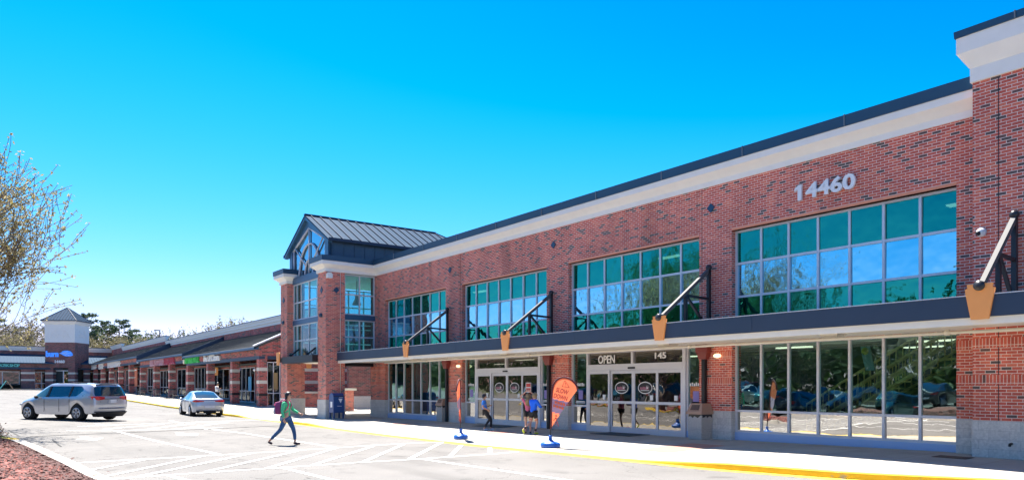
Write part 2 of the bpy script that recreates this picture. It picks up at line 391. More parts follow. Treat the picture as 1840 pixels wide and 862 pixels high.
def asphalt():
    m, t, b, N, L = nodes_of('worn_asphalt'); b.inputs['Roughness'].default_value = .92
    g = N('ShaderNodeNewGeometry')
    def noise(s, d=5, vec=None):
        n = N('ShaderNodeTexNoise'); n.inputs['Scale'].default_value = s; n.inputs['Detail'].default_value = d; L(vec or g.outputs['Position'], n.inputs['Vector']); return n.outputs['Fac']
    def rng(x, a, b_, c, d):
        r = N('ShaderNodeMapRange'); r.inputs[1].default_value = a; r.inputs[2].default_value = b_; r.inputs[3].default_value = c; r.inputs[4].default_value = d; L(x, r.inputs[0]); return r.outputs[0]
    def mul(x, y):
        k = N('ShaderNodeMath'); k.operation = 'MULTIPLY'; L(x, k.inputs[0]); L(y, k.inputs[1]); return k.outputs[0]
    speck = rng(noise(55, 3), .32, .68, .60, 1.42)
    blot = rng(noise(.35, 6), .35, .65, .86, 1.10)
    mp = N('ShaderNodeMapping'); mp.inputs['Scale'].default_value = (.9, .12, 1); mp.inputs['Rotation'].default_value = (0, 0, R(8)); L(g.outputs['Position'], mp.inputs[0])
    strk = rng(noise(1.3, 5, mp.outputs[0]), .56, .72, 1.0, .80)
    vo = N('ShaderNodeTexVoronoi'); vo.feature = 'DISTANCE_TO_EDGE'; vo.inputs['Scale'].default_value = .33
    dn = N('ShaderNodeTexNoise'); dn.inputs['Scale'].default_value = 1.6; dn.inputs['Detail'].default_value = 6; L(g.outputs['Position'], dn.inputs['Vector'])
    ad = N('ShaderNodeVectorMath'); ad.operation = 'MULTIPLY_ADD'; ad.inputs[1].default_value = (1.3,1.3,0); L(dn.outputs['Color'], ad.inputs[0]); L(g.outputs['Position'], ad.inputs[2]); L(ad.outputs[0], vo.inputs['Vector'])
    crk = rng(vo.outputs['Distance'], .0, .007, .45, 1.0)
    oil = rng(noise(1.15, 4), .60, .72, 1.0, .62)
    k = mul(mul(mul(speck, blot), mul(strk, crk)), oil)
    cr = N('ShaderNodeMix'); cr.data_type = 'RGBA'; cr.inputs[6].default_value = (.140,.135,.132,1); cr.inputs[7].default_value = (.152,.144,.136,1); L(noise(.9, 4), cr.inputs[0])
    ml = N('ShaderNodeVectorMath'); ml.operation = 'SCALE'; L(cr.outputs[2], ml.inputs[0]); L(k, ml.inputs['Scale']); L(ml.outputs[0], b.inputs['Base Color'])
    bp = N('ShaderNodeBump'); bp.inputs['Strength'].default_value = .5; bp.inputs['Distance'].default_value = .01; L(noise(70, 3), bp.inputs['Height']); L(bp.outputs[0], b.inputs['Normal'])
    return m
def concrete(name, col, jw=1.8, jh=1.6):
    m, t, b, N, L = nodes_of(name); b.inputs['Roughness'].default_value = .88
    g = N('ShaderNodeNewGeometry')
    br = N('ShaderNodeTexBrick'); br.offset = 0; br.inputs['Scale'].default_value = 1; br.inputs['Brick Width'].default_value = jw; br.inputs['Row Height'].default_value = jh; br.inputs['Mortar Size'].default_value = .007
    br.inputs['Color1'].default_value = (*[c*.9 for c in col],1); br.inputs['Color2'].default_value = (*[c*1.06 for c in col],1); br.inputs['Mortar'].default_value = (*[c*.45 for c in col],1); L(g.outputs['Position'], br.inputs['Vector'])
    n = N('ShaderNodeTexNoise'); n.inputs['Scale'].default_value = 1.1; n.inputs['Detail'].default_value = 9; n.inputs['Roughness'].default_value = .65; L(g.outputs['Position'], n.inputs['Vector'])
    mr = N('ShaderNodeMapRange'); mr.inputs[1].default_value = .3; mr.inputs[2].default_value = .7; mr.inputs[3].default_value = .8; mr.inputs[4].default_value = 1.12; L(n.outputs['Fac'], mr.inputs[0])
    ml = N('ShaderNodeVectorMath'); ml.operation = 'SCALE'; L(br.outputs['Color'], ml.inputs[0]); L(mr.outputs[0], ml.inputs['Scale']); L(ml.outputs[0], b.inputs['Base Color'])
    n3 = N('ShaderNodeTexNoise'); n3.inputs['Scale'].default_value = 50; L(g.outputs['Position'], n3.inputs['Vector'])
    bp = N('ShaderNodeBump'); bp.inputs['Strength'].default_value = .25; bp.inputs['Distance'].default_value = .01; L(n3.outputs['Fac'], bp.inputs['Height']); L(bp.outputs[0], b.inputs['Normal'])
    return m
M_ASPH = asphalt()
M_CONC = concrete('pale_concrete', (.38,.355,.31))
M_KERBC = concrete('kerb_concrete', (.46,.43,.38), 3.0, 3.0)
M_MULCHR = plain('red_mulch', (.24,.08,.065), .95, vary=.75, scale=14, bump=1.0, bscale=25)
M_MULCHD = plain('dark_mulch_chip', (.10,.05,.045), .95, vary=.4, scale=20)
M_GRASS = plain('rough_grass', (.07,.085,.035), .95, vary=.3, scale=.6)
M_PINKP = plain('red_brick_paver', (.40,.20,.155), .9, vary=.15, scale=5)

def struct(mb, name, m, kind='structure'): return tag(mb.build(name, m), kind=kind)
# ------------------------------------------------------------------ ground, walks, kerbs, road paint
def sheet(mb, xs, ys, f, m=0):
    n = len(mb.v)
    for y in ys:
        for x in xs: mb.v.append((x, y, f(x, y)))
    w = len(xs)
    for j in range(len(ys)-1):
        for i in range(w-1):
            mb.f.append([n+j*w+i, n+j*w+i+1, n+(j+1)*w+i+1, n+(j+1)*w+i]); mb.m.append(m); mb.sm.append(True)
g = MB()
xs = [-900,-300,-120,-60,-40] + list(range(-30, 31)) + [40,60,120,300,900]; ys = [-600,-200,-80,-40] + list(range(-20, 161)) + [180,220,300,500,1500]
sheet(g, xs, ys, lambda x, y: road_z(x, min(y, 160)))
struct(g, 'ground', M_ASPH)
g = MB()     # sidewalk in front of the shops, runs under their fronts
ys = [ -20 + i*.75 for i in range(240)]
n0 = 0
for j in range(len(ys)-1):
    for k in range(10):
        q = []
        for y, kk in ((ys[j],k),(ys[j],k+1),(ys[j+1],k+1),(ys[j+1],k)):
            x = lerp(kerb_x(y)+.17, 28.0 if y > 36.5 else 18.9, kk/10); q.append((x, y, walk_z(x, y)))
        g.face(q, 0, True)
struct(g, 'sidewalk', M_CONC)
g = MB(); gp = MB(); gg = MB()
for j in range(len(ys)-1):
    a, b = ys[j], ys[j+1]; P = []
    for y in (a, b):
        k = kerb_x(y); z = kerb_z(y); r = road_z(k, y)
        P.append([(k, y, r-.02), (k+.015, y, z-.012), (k+.03, y, z+.001), (k+.18, y, z+.002)])
    plainrun = (46 < (a+b)/2 < 0)
    for i in range(3): (gp if not plainrun else g).face([P[0][i+1], P[1][i+1], P[1][i], P[0][i]], 0)
    w = table(a, [(-30,.3),(9,.30),(14,.22),(30,.16),(40,.05)])
    if a < 40:
        k0, k1 = kerb_x(a), kerb_x(b)
        gg.face([(k0-w, a, road_z(k0-w, a)+.005), (k0-.003, a, road_z(k0, a)+.005), (k1-.003, b, road_z(k1, b)+.005), (k1-w, b, road_z(k1-w, b)+.005)], 0)
struct(gp, 'kerb', M_YELLOW); struct(gg, 'gutter_paint', M_YELLOW)
# drive line paint, laid down stroke by stroke
def G(px, py): x, y, z = ground_at(px, py); return Vector((x, y))
g = MB()
def stroke(pa, pb, w=.10, mb=g, lift=.006):
    a, b = G(*pa), G(*pb); d = (b - a); n = max(1, int(d.length/1.0)); d.normalize(); s = Vector((-d.y, d.x))*w/2; L_ = (b-a).length
    for i in range(n):
        p = a + d*L_*i/n; q = a + d*L_*(i+1)/n
        mb.face([(v.x, v.y, road_z(v.x, v.y)+lift) for v in (p+s, p-s, q-s, q+s)][::-1], 0)
UP = [(130,831.3),(265,824.2),(440,814.2),(605,803.7),(727,796),(800,793.4)]
LO = [(186,861),(300,853),(440,843.6),(512,839.2),(653,829.6),(736,825.2),(888,814.8),(931,811)]
for P in (UP, LO):
    for a, b in zip(P, P[1:]): stroke(a, b, .11)
for a, b in [((794,794.6),(736,824)),((829,799.5),(809,819)),((880,804),(881,814)),((725,798),(654,828.8)),((670,801.6),(562,835)),((606,804),(478,841.5)),((533,810.3),(372,846.5)),((460,812.6),(252,855)),((370,818),(178,858)),((265,824.5),(152,846))]:
    stroke(a, b, .12, lift=.010)
for a, b in [((227,778.8),(395,816)),((382,771),(440,778)),((440,778),(603,803)),((302,853.5),(350,867)),((505,839.5),(640,872)),((757,824.2),(1018,862)),((1018,862),(1100,874))]:
    stroke(a, b, .12, lift=.008)
for a, b in [((140,765.5),(258,761)),((258,761),(470,753.5)),((120,773),(205,773.6)),((205,773.6),(400,768)),((172,760.3),(186,764)),((305,754.8),(328,760)),((354,766.4),(372,770.4)),((185,771),(295,761.2)),((265,770.5),(350,760)),((330,769),(410,758)),((205,773.4),(227,778.6))]:
    stroke(a, b, .11, lift=.008)
def arrow(px, py, s=1.0):
    c = G(px, py); d = Vector((.08, -1)).normalized(); e = Vector((d.y, -d.x))
    def P(u, v): q = c + d*u*s + e*v*s; return (q.x, q.y, road_z(q.x, q.y)+.007)
    g.face([P(-1,-.1), P(.1,-.1), P(.1,.1), P(-1,.1)]); g.face([P(.1,-.42), P(1.0,0), P(.1,.42)])
arrow(160, 787, 1.0); arrow(335, 779.5, 1.0)
for f in g.f: pass
struct(g, 'road_markings', M_PAINT)
g = MB()
JN = [(47,784.6),(95,782),(160,779.3),(230,776.6),(300,773.2),(380,770),(460,766.2),(505,764.2)]
for a, b in zip(JN, JN[1:]): stroke(a, b, .16, g, .007)
for a, b in [((95,790),(110,802)),((15,772),(34,783))]: stroke(a, b, .05, g, .007)
struct(g, 'asphalt_joint', plain('tar_joint', (.035,.035,.035), .9, vary=.3, scale=8))
# brick-coloured crossing bands in the walk
g = MB()
for y0, y1, x0, x1 in ((12.9,14.1,14.6,16.9),(21.6,22.7,15.2,16.3),(29.4,30.4,15.0,16.4)):
    g.face([(x0,y0,walk_z(x0,y0)+.005),(x1,y0,walk_z(x1,y0)+.005),(x1,y1,walk_z(x1,y1)+.005),(x0,y1,walk_z(x0,y1)+.005)])
struct(g, 'paver_band', M_PINKP)
# planted island, left of the camera
def rz(p): return road_z(*p)
IS = [(2.6,11.0),(2.25,14.0),(2.12,15.9),(2.0,18.8),(1.85,21.5),(1.7,24.5),(1.45,27.5),(.9,30.2),(.1,33.5),(-1.0,36.2),(-3,37.4),(-6,36.0),(-7.2,31),(-7.4,20),(-7.2,9),(-5,6.5),(-1,6.2),(1.4,7.2)]
def inset(P, d):
    c = Vector((-2.6, 19)); out = []
    for i, p in enumerate(P):
        a = Vector(P[i-1]); b = Vector(P[(i+1) % len(P)]); t = (b-a).normalized(); n = Vector((-t.y, t.x))
        if n.dot(c - Vector(p)) < 0: n = -n
        q = Vector(p) + n*d; out.append((q.x, q.y))
    return out
g = MB(); IN = inset(IS, .30); IR = inset(IS, .035)
for i in range(len(IS)):
    j = (i+1) % len(IS)
    for A, B, za, zb in ((IS, IR, -.02, .12),(IR, IN, .12, .125)):
        g.face([(*A[i], za+rz(A[i])), (*A[j], za+rz(A[j])), (*B[j], zb+rz(B[j])), (*B[i], zb+rz(B[i]))], 1 if (6 <= i <= 8 or 9 <= i <= 10 or (i in (0,) )) else 0)
    g.face([(*IN[i], .125+rz(IN[i])), (*IN[j], .125+rz(IN[j])), (*IN[j], .03), (*IN[i], .03)], 0)
struct(g, 'island_kerb', [M_KERBC, M_YELLOW])
g = MB(); IM = inset(IS, .29); cen = (-2.6, 19.0)
rings = 9
for i in range(len(IM)):
    j = (i+1) % len(IM)
    for k in range(rings):
        def pt(q, t):
            x, y = lerp(q[0], cen[0], t), lerp(q[1], cen[1], t); return (x, y, rz((x,y)) + .085 + .16*math.sin(min(1, t*1.6)*math.pi/2) + .012*math.sin(x*7.3+y*5.1))
        g.face([pt(IM[i], k/rings), pt(IM[j], k/rings), pt(IM[j], (k+1)/rings), pt(IM[i], (k+1)/rings)], 0, True)
struct(g, 'mulch_bed', M_MULCHR)
g = MB()
for _ in range(10000):
    t = random.random()**2.2*.55; i = random.choice((0,1,2,3,4,5,6,7,16)); q = Vector(IM[i]).lerp(Vector(IM[(i+1) % len(IM)]), random.random())
    x, y = lerp(q.x, cen[0], t), lerp(q.y, cen[1], t)
    if random.random() < .02: x += random.uniform(.1,.5)
    z = rz((x,y)) + .095 + .16*math.sin(min(1, t*1.6)*math.pi/2) + random.uniform(0,.02); a = random.uniform(0, 6.28); l = random.uniform(.02,.06); w = random.uniform(.008,.024)
    d = Vector((math.cos(a), math.sin(a), random.uniform(-.3,.3)))*l; s = Vector((-math.sin(a), math.cos(a), random.uniform(-.4,.4)))*w; p = Vector((x,y,z))
    g.face([p-d-s, p+d-s, p+d+s, p-d+s])
struct(g, 'mulch_chips', M_MULCHD, 'stuff')
g = MB()     # second island tip at the far left of the lot
P2 = [(-1.0,46.0),(.9,46.4),(1.5,47.4),(1.2,48.4),(-1.0,49),(-8,49.2),(-8,45.8)]
g.prism([(x, y, rz((x,y))-.05) for x, y in P2], (0,0,.17)); struct(g, 'far_island_kerb', M_YELLOW)
g = MB(); g.prism([(lerp(x,-3,.12), lerp(y,47.5,.2), rz((x,y))+.10) for x, y in P2], (0,0,.05)); struct(g, 'far_mulch_bed', M_MULCHR)

g = MB(); sheet(g, [-900,-300,-120,-60,-40,-34,-27.5], [-600,-200,-80,-40] + list(range(-20, 161, 4)) + [180,220,300,500,1500], lambda x, y: road_z(x, min(y,160))+.012); struct(g, 'grass_verge', M_GRASS)
# ------------------------------------------------------------------ windows
def win(parent, X, u0, u1, zs, cols, axis='W', pane_slots=None, bar=.065, deep=.10, mats=None, frame_mat=None, inset=.0, names=('window_frame','pane'), row_slots=None, edges=None):
    """aluminium grid with glass. axis 'W': plane x=X, u runs along Y. axis 'S': plane y=X, u runs along X."""
    fr = MB(); gl = MB(); F = (lambda u, w, z: (X+w, u, z)) if axis == 'W' else (lambda u, w, z: (u, X+w, z))
    us = edges or [lerp(u0, u1, i/cols) for i in range(cols+1)]
    for i, u in enumerate(us):
        a = u if i == 0 else u - bar/2; b = u + bar if i == 0 else (u if i == len(us)-1 else u + bar/2)
        if i == len(us)-1: a = u - bar
        fr.box(F(a, 0, zs[0]), F(b, deep, zs[-1]))
    for i, z in enumerate(zs):
        a = z if i == 0 else z - bar/2; b = z + bar if i == 0 else (z if i == len(zs)-1 else z + bar/2)
        if i == len(zs)-1: a = z - bar
        for k in range(len(us)-1):
            s0 = us[k] + (bar if k == 0 else bar/2); s1 = us[k+1] - (bar if k == len(us)-2 else bar/2)
            fr.box(F(s0, .006, a), F(s1, deep-.006, b))
    fo = fr.build(names[0], frame_mat or M_ALU, parent)
    for k in range(len(us)-1):
        for i in range(len(zs)-1):
            j = lambda: random.uniform(-.009, .009)
            q = [(us[k],zs[i]),(us[k+1],zs[i]),(us[k+1],zs[i+1]),(us[k],zs[i+1])]
            if axis == 'W': q = q[::-1]
            t = [j() for _ in range(3)]; w0 = deep*.5
            pts = []
            for n_, (u, z) in enumerate(q):
                w = w0 + t[0] + t[1]*(u-us[k]) + t[2]*(z-zs[i]); pts.append(F(u, w, z))
            gl.face(pts, row_slots[i] if row_slots else 0)
    gl.build(names[1], mats or [M_G_TEAL], fo)
    return fo

# ------------------------------------------------------------------ the big brick store
store = thing('brick_store', 'long two storey red brick store with rows of teal windows and a dark blue canopy', 'store', (18.5, 22, .1))
WX = 18.5; BK = 18.95
BAYS = [(7.66,13.91),(15.13,21.37),(22.68,28.84),(30.30,36.60)]
PIERS = [(13.91,15.13),(21.37,22.68),(28.84,30.30),(36.60,38.40)]
w = MB(); sold = MB(); pl = MB()
w.box((WX, 7.12, 1.02), (BK, 7.66, 7.92))
pl.box((WX-.025, 7.13, -.3), (BK, 7.66, 1.02))
for a, b in PIERS:
    w.box((WX, a, 1.02), (BK, b, 7.92)); pl.box((WX-.025, a-.003, -.3), (BK+.002, b+.003, 1.02))
for a, b in BAYS:
    w.box((WX, a, 6.43), (BK, b, 7.92)); w.box((WX, a, 3.05), (BK, b, 3.60))
w.box((18.0, -14, 1.02), (18.9, 7.12, 8.5)); pl.box((17.975, -14, -.3), (18.9, 7.123, 1.02))
w.box((18.95, 38.0, 3.2), (30, 38.4, 7.92))
w.build('wall', M_BRICK, store); pl.loose('plinth', M_BLOCK, store)
for a, b in [(7.125,7.66)] + PIERS:
    for z in (1.82, 2.62): sold.box((WX-.012, a-.002, z), (WX+.05, b+.002, z+.205))
for z in (1.82, 2.62): sold.box((17.988, -14, z), (18.05, 7.122, z+.205))
sold.loose('soldier_course', M_SOLD, store)
hd = MB()
for a, b in BAYS: hd.box((WX-.006, a, 6.43), (WX+.2, b, 6.50))
hd.loose('lit_window_head', plain('bounce_lit_brick', (.80,.30,.17), .85), store)  # ground bounce on the brick window heads, painted in as orange
# cornice and cap
c = MB(); cap = MB()
PATH = [(18.5, 7.125),(18.5, 37.75),(16.63, 37.75)]
C_PROF = [(0,7.91),(.05,7.91),(.05,8.07),(.07,8.09),(.12,8.14),(.18,8.20),(.25,8.25),(.28,8.27),(.28,8.45),(-.3,8.45)]
CAPP = [(.0,8.452),(.31,8.452),(.33,8.73),(-.4,8.75)]
c.sweep(PATH, C_PROF); cap.sweep(PATH, CAPP)
BP = [(18.0,-14),(18.0,7.12),(18.9,7.12)]
B_PROF = [(0,8.5),(.04,8.5),(.04,8.81),(.06,8.83),(.11,8.92),(.17,9.02),(.22,9.11),(.24,9.14),(.24,9.49),(-.3,9.49)]
c.sweep(BP, B_PROF); cap.sweep(BP, [(0,9.492),(.27,9.492),(.28,9.64),(-.35,9.66)])
sm_ = MB()
for y_ in (10.2,13.3,16.4,19.5,22.6,25.7,28.8,31.9,35): sm_.box((18.16, y_-.012, 8.455), (18.20, y_+.012, 8.745))
for y_ in (6.2,3.1): sm_.box((17.70, y_-.012, 9.495), (17.76, y_+.012, 9.655))
sm_.loose('cap_seam', plain('cap_seam_strip', (.16,.19,.22), .5), store); c.loose('cornice', M_CREAM, store); cap.loose('parapet_cap', M_CAP, store)
r = MB(); r.box((18.7,-14,7.6),(48,38.3,7.9)); r.box((18.3,-14,9.2),(48,6.9,9.4)); r.loose('roof', M_DARK, store)
# upper windows, three rows of seven panes: tinted, mirror, tinted
for i, (a, b) in enumerate(BAYS):
    rows = [3.58, 4.45, 5.44, 6.43]
    win(store, WX+.17, a, b, rows, 7, mats=[M_G_TEAL, M_G_SKY], row_slots=[0,1,0])
# shop windows at walk level
for i in (0, 3):
    a, b = BAYS[i]; zz = .40 if i == 0 else .30
    win(store, WX+.16, a, b, [zz, 1.04, 3.05], 7, mats=[M_G_LOW, M_G_SHOP], row_slots=[0,1])
    s_ = MB(); s_.box((WX+.145, a, -.2), (WX+.27, b, zz)); s_.build('sill_panel', M_SILL, store)
DOORS = {1: (15.12,15.77,15.90,20.38,20.47,21.37), 2: (22.66,23.22,23.36,27.80,27.94,28.84)}
decal_w = MB(); decal_b = MB(); decal_p = MB()
for i, (a, b, c0, c1, d, e) in DOORS.items():
    for u0, u1 in ((a, b), (d, e)):
        win(store, WX+.16, u0, u1, [.34, 1.04, 3.05], 1, mats=[M_G_LOW, M_G_SHOP], row_slots=[0,1])
        s_ = MB(); s_.box((WX+.145, u0, -.2), (WX+.27, u1, .34)); s_.build('sill_panel', M_SILL, store)
    fr = MB()
    fr.box((WX+.10, b, -.1), (WX+.26, c0, 3.05)); fr.box((WX+.10, c1, -.1), (WX+.26, d, 3.05))
    fr.box((WX+.09, c0, 2.34), (WX+.25, c1, 2.56)); fr.box((WX+.104, c0, 2.97), (WX+.25, c1, 3.05))
    mid = (c0+c1)/2; fr.box((WX+.104, mid-.05, 2.56), (WX+.25, mid+.05, 2.97))
    gates = fr.build('door_frame', M_ALU, store)
    t = MB(); t.face([(WX+.18, c1, 2.55),(WX+.18, c0, 2.55),(WX+.18, c0, 3.0),(WX+.18, c1, 3.0)]); t.build('transom_pane', M_G_DOOR, gates)
    sn = MB(); sn.box((WX+.06, mid-.16, 2.38), (WX+.09, mid+.16, 2.44)); sn.build('door_sensor', M_BLACK, gates)
    lw = (c1-c0)/4
    for k in range(4):
        y0, y1 = c0+lw*k, c0+lw*(k+1); xo = WX+.11 if k in (0,3) else WX+.17
        lf = MB(); sb = .075; zb = .11
        lf.box((xo, y0, zb), (xo+.05, y0+sb, 2.335)); lf.box((xo, y1-sb, zb), (xo+.05, y1, 2.335))
        lf.box((xo+.003, y0+sb, zb), (xo+.047, y1-sb, .34)); lf.box((xo+.003, y0+sb, 2.22), (xo+.047, y1-sb, 2.335)); lf.box((xo+.003, y0+sb, 1.16), (xo+.047, y1-sb, 1.25))
        lo = lf.build('door_leaf', M_ALU, store)
        p = MB(); j = random.uniform(-.004,.004)
        p.face([(xo+.025+j, y1-sb, .34),(xo+.025-j, y0+sb, .34),(xo+.025, y0+sb, 2.22),(xo+.025, y1-sb, 2.22)]); p.build('door_pane', M_G_DOOR, lo)
        if k in (1, 2):
            ym = (y0+y1)/2; q = [(xo-.004, ym + .33*math.cos(v), 1.72+.21*math.sin(v)) for v in [2*math.pi*n/28 for n in range(28)]]
            dc = MB(); dc.face(q, 0); q2 = [(xo-.007, ym + .30*math.cos(v), 1.72+.18*math.sin(v)) for v in [2*math.pi*n/28 for n in range(28)]]; dc.face(q2, 1)
            # pinkish lettering strokes and a white leaf spray inside the oval
            for n in range(7):
                y = ym+.21-.055*n; h = random.uniform(.07,.11); dc.face([(xo-.010,y,1.66),(xo-.010,y-.038,1.66),(xo-.010,y-.028,1.66+h),(xo-.010,y-.002,1.66+h)], 2)
            for an in (.5,.9,1.3,1.8): dc.face([(xo-.012, ym-.07, 1.68),(xo-.012, ym-.10, 1.68),(xo-.012, ym-.09-.15*math.cos(an), 1.70+.13*math.sin(an))], 0)
            dc.face([(xo-.010,ym+.20,1.62),(xo-.010,ym-.20,1.62),(xo-.010,ym-.20,1.64),(xo-.010,ym+.20,1.64)], 0)
            dc.build('oval_decal', [M_WHITE, M_BLACK, plain('pink_ink', (.60,.22,.30), .5)], lo)
        if k in (0, 3, 1):
            n_ = MB(); ym = y0+.2; n_.box((xo-.004, ym, 1.30), (xo+.001, ym+.14, 1.47)); n_.build('door_notice', M_WHITE, lo)
    if i == 2:
        n_ = MB(); y = c0+.45; n_.box((WX+.104, y, 1.52), (WX+.109, y+.36, 1.92), 0); n_.box((WX+.100, y+.03, 1.74), (WX+.103, y+.33, 1.89), 1); n_.box((WX+.100, y+.03, 1.55), (WX+.103, y+.33, 1.70), 1); n_.build('red_notice', [M_WHITE, plain('red_ink', (.62,.06,.05), .5)], gates)
    for (y, zt) in ((a+.3, 1.5), (d+.42, 1.5)):
        n_ = MB(); n_.box((WX+.195, y-.12, zt-.22), (WX+.20, y+.12, zt+.12), 0); n_.box((WX+.19, y-.25, 1.14), (WX+.195, y+.28, 1.17), 1); n_.box((WX+.19, y-.22, 1.19), (WX+.195, y+.25, 1.22), 1)
        for n in range(6): n_.box((WX+.19, y-.2+.08*n, 1.78), (WX+.195, y-.2+.08*n+.05, 1.86+random.uniform(0,.05)), 1)
        n_.build('window_decal', [plain('violet_poster', (.25,.20,.5), .5), M_WHITE], store)
letters('open_lettering', 'OPEN', FACE_W, (WX+.13, 19.43, 2.74), M_WHITE, store, h=.30, w=.86, depth=.02, bold=.02)
letters('unit_number', '145', FACE_W, (WX+.13, 16.85, 2.80), M_WHITE, store, h=.21, w=.50, depth=.02, bold=.03)
_m = text_mesh('4460', h=.42, w=1.40, depth=.06, bold=.03); _m.transform(Matrix.Translation((WX-.07, yx(1484, 18.5)-.16, 7.07)) @ FACE_W); _m.materials.append(M_WHITE)
an = link('address_number', _m, store); b_ = MB(); y_ = yx(1484, 18.5)+.78
b_.prism([(WX-.04, y_+u, 7.07+v) for u, v in ((-.12,-.21),(-.005,-.21),(-.005,.10),(.09,.05),(.09,.13),(-.03,.21),(-.12,.21))], (-.06,0,0)); b_.build('digit_one', M_WHITE, an)
jt = MB(); jt.box((17.996, 6.60, 1.03), (18.002, 6.615, 8.45)); jt.box((18.496, 15.02, 3.7), (18.502, 15.032, 7.9)); jt.box((18.496, 29.0, 3.7), (18.502, 29.012, 7.9)); jt.loose('control_joint', M_BLACK, store)
# dark diamond tie plates, cameras
for px, py in ((1278,374),(995,440),(809,485)):
    y = yx(px, WX); z = zat(py, WX, y); d = MB(); d.prism([(WX-.002, y, z-.14),(WX-.002,y+.14,z),(WX-.002,y,z+.14),(WX-.002,y-.14,z)], (-.04,0,0)); d.build('tie_plate', M_CAP, store)
cm = MB(); cm.lathe([(0,0),(.10,.0),(.10,-.05),(.085,-.07),(.075,-.11),(.05,-.15),(0,-.16)], (17.99, 6.93, 5.15), 'X', 18, 0); cm.ball((17.85, 6.95, 5.12), .055, 10, 1)
cm.build('security_camera', [M_WHITE, M_BLACK], store)
# ---- canopy
CX = 16.18
f_ = MB(); segs = [-14, 1.5, 4.6, 11.55, 18.4, 25.7, 33.0, 37.72]
for a, b in zip(segs, segs[1:]): f_.box((CX, a+.004, 3.15), (CX+.10, b-.004, 3.575))
f_.box((CX+.1, -14, 3.42), (WX, 37.72, 3.52)); can = f_.build('canopy', M_FASCIA, store)
s_ = MB(); s_.box((CX+.05, -14, 3.0), (CX+.13, 37.72, 3.148)); s_.box((CX+.13, -14, 3.06), (WX-.001, 37.72, 3.12)); s_.loose('soffit', M_SOFFIT, can)
t_ = MB(); t_.box((CX-.012, -14, 3.577), (CX+.11, 37.72, 3.595)); t_.build('drip_edge', M_ALU, can)
p_ = MB(); p_.tube([(16.95, -14, 2.90),(16.95, 33.6, 2.93)], .033, 8)
for y in (1.5, 5.0, 9.5, 12.6, 15.2, 18.3, 21.4, 24.5, 27.6, 30.7): p_.tube([(16.95, y, 2.92),(16.95, y, 3.06)], .012, 6); 
for y in (7.2, 14.2, 21.8, 29.4): p_.lathe([(0,-.05),(.06,-.05),(.06,.05),(0,.05)], (16.95, y, 2.92), 'Y', 10)
p_.build('sprinkler_pipe', M_PIPE, can)
for px in (1497, 1200, 912, 745):
    y = yx(px, 17.2); lb = MB(); lb.hexa([(17.05,y-.16,2.90),(17.35,y-.16,2.90),(17.35,y+.16,2.90),(17.05,y+.16,2.90),(16.98,y-.24,3.055),(17.42,y-.24,3.055),(17.42,y+.24,3.055),(16.98,y+.24,3.055)]); lb.build('soffit_light', M_PIPE, can)
def truss(Y, X0=CX, XW=18.36):
    b = MB(); b.lathe([(0,-.09),(.10,-.09),(.10,.09),(0,.09)], (X0-.01, Y, 3.76), 'X', 18)
    b.beam((XW, Y, 3.52), (XW, Y, 5.42), .10, .10); b.ball((XW, Y, 5.40), .10, 10)
    xm = X0 + (XW-X0)*.51; zm = 3.76 + 1.57*.51
    b.beam((xm, Y, 3.52), (xm, Y, zm), .09, .09); b.beam((xm, Y, zm-.08), (XW, Y, zm-.12), .07, .07); b.beam((xm+.04, Y, zm-.10), (XW-.12, Y, 3.60), .07, .07); b.beam((X0+.6, Y, 3.55), (XW, Y, 3.55), .06, .06)
    t = b.build('canopy_truss', M_TRUSS, store)
    b = MB(); b.beam((X0+.03, Y, 3.76), (XW, Y, 5.33), .10, .10); b.build('truss_tube', M_TUBE, t)
    k = MB(); a = [(-.16,3.10),(.16,3.10),(.27,3.70),(.22,3.72),(.23,3.80),(.10,3.80),(-.10,3.80),(-.23,3.80),(-.22,3.72),(-.27,3.70)]
    k.prism([(X0-.004, Y+u, z) for u, z in a], (-.05,0,0)); k.build('keystone', M_ORANGE, t)
M_TUBE = plain('grey_truss_tube', (.10,.10,.105), .6, .0, spec=.2)
for px in (1762, 1186, 909, 730): truss(yx(px, CX), XW=17.86 if px == 1762 else 18.36)
# downspouts with boxed heads on the piers
for y in (14.86, 22.42, 30.05):
    d = MB(); d.beam((WX-.10, y, .1), (WX-.10, y, 2.62), .12, .12, 0)
    d.hexa([(WX-.20,y-.13,2.60),(WX-.03,y-.13,2.60),(WX-.03,y+.13,2.60),(WX-.20,y+.13,2.60),(WX-.24,y-.2,2.82),(WX-.03,y-.2,2.82),(WX-.03,y+.2,2.82),(WX-.24,y+.2,2.82)], 1)
    d.box((WX-.25, y-.22, 2.82), (WX-.03, y+.22, 3.055), 1); d.build('downspout', [M_BLACK, M_MAROON], store)
d = MB(); y = 5.75; d.beam((17.9, y, .1), (17.9, y, 2.62), .12, .12, 0); d.box((17.76, y-.22, 2.62), (17.97, y+.22, 3.055), 1); d.build('downspout', [M_BLACK, M_MAROON], store)
d = MB(); d.tube([(17.99, 6.35, .55),(17.88,6.35,.54),(17.86,6.35,.50)], .028, 8); d.build('wall_spigot', M_BLACK, store)
# warm lamps beside the downspouts
for y in (14.35, 29.0):
    d = MB(); d.ball((WX-.12, y, 2.70), (.09,.14,.07), 10); d.build('wall_lamp', M_LIGHT, store)
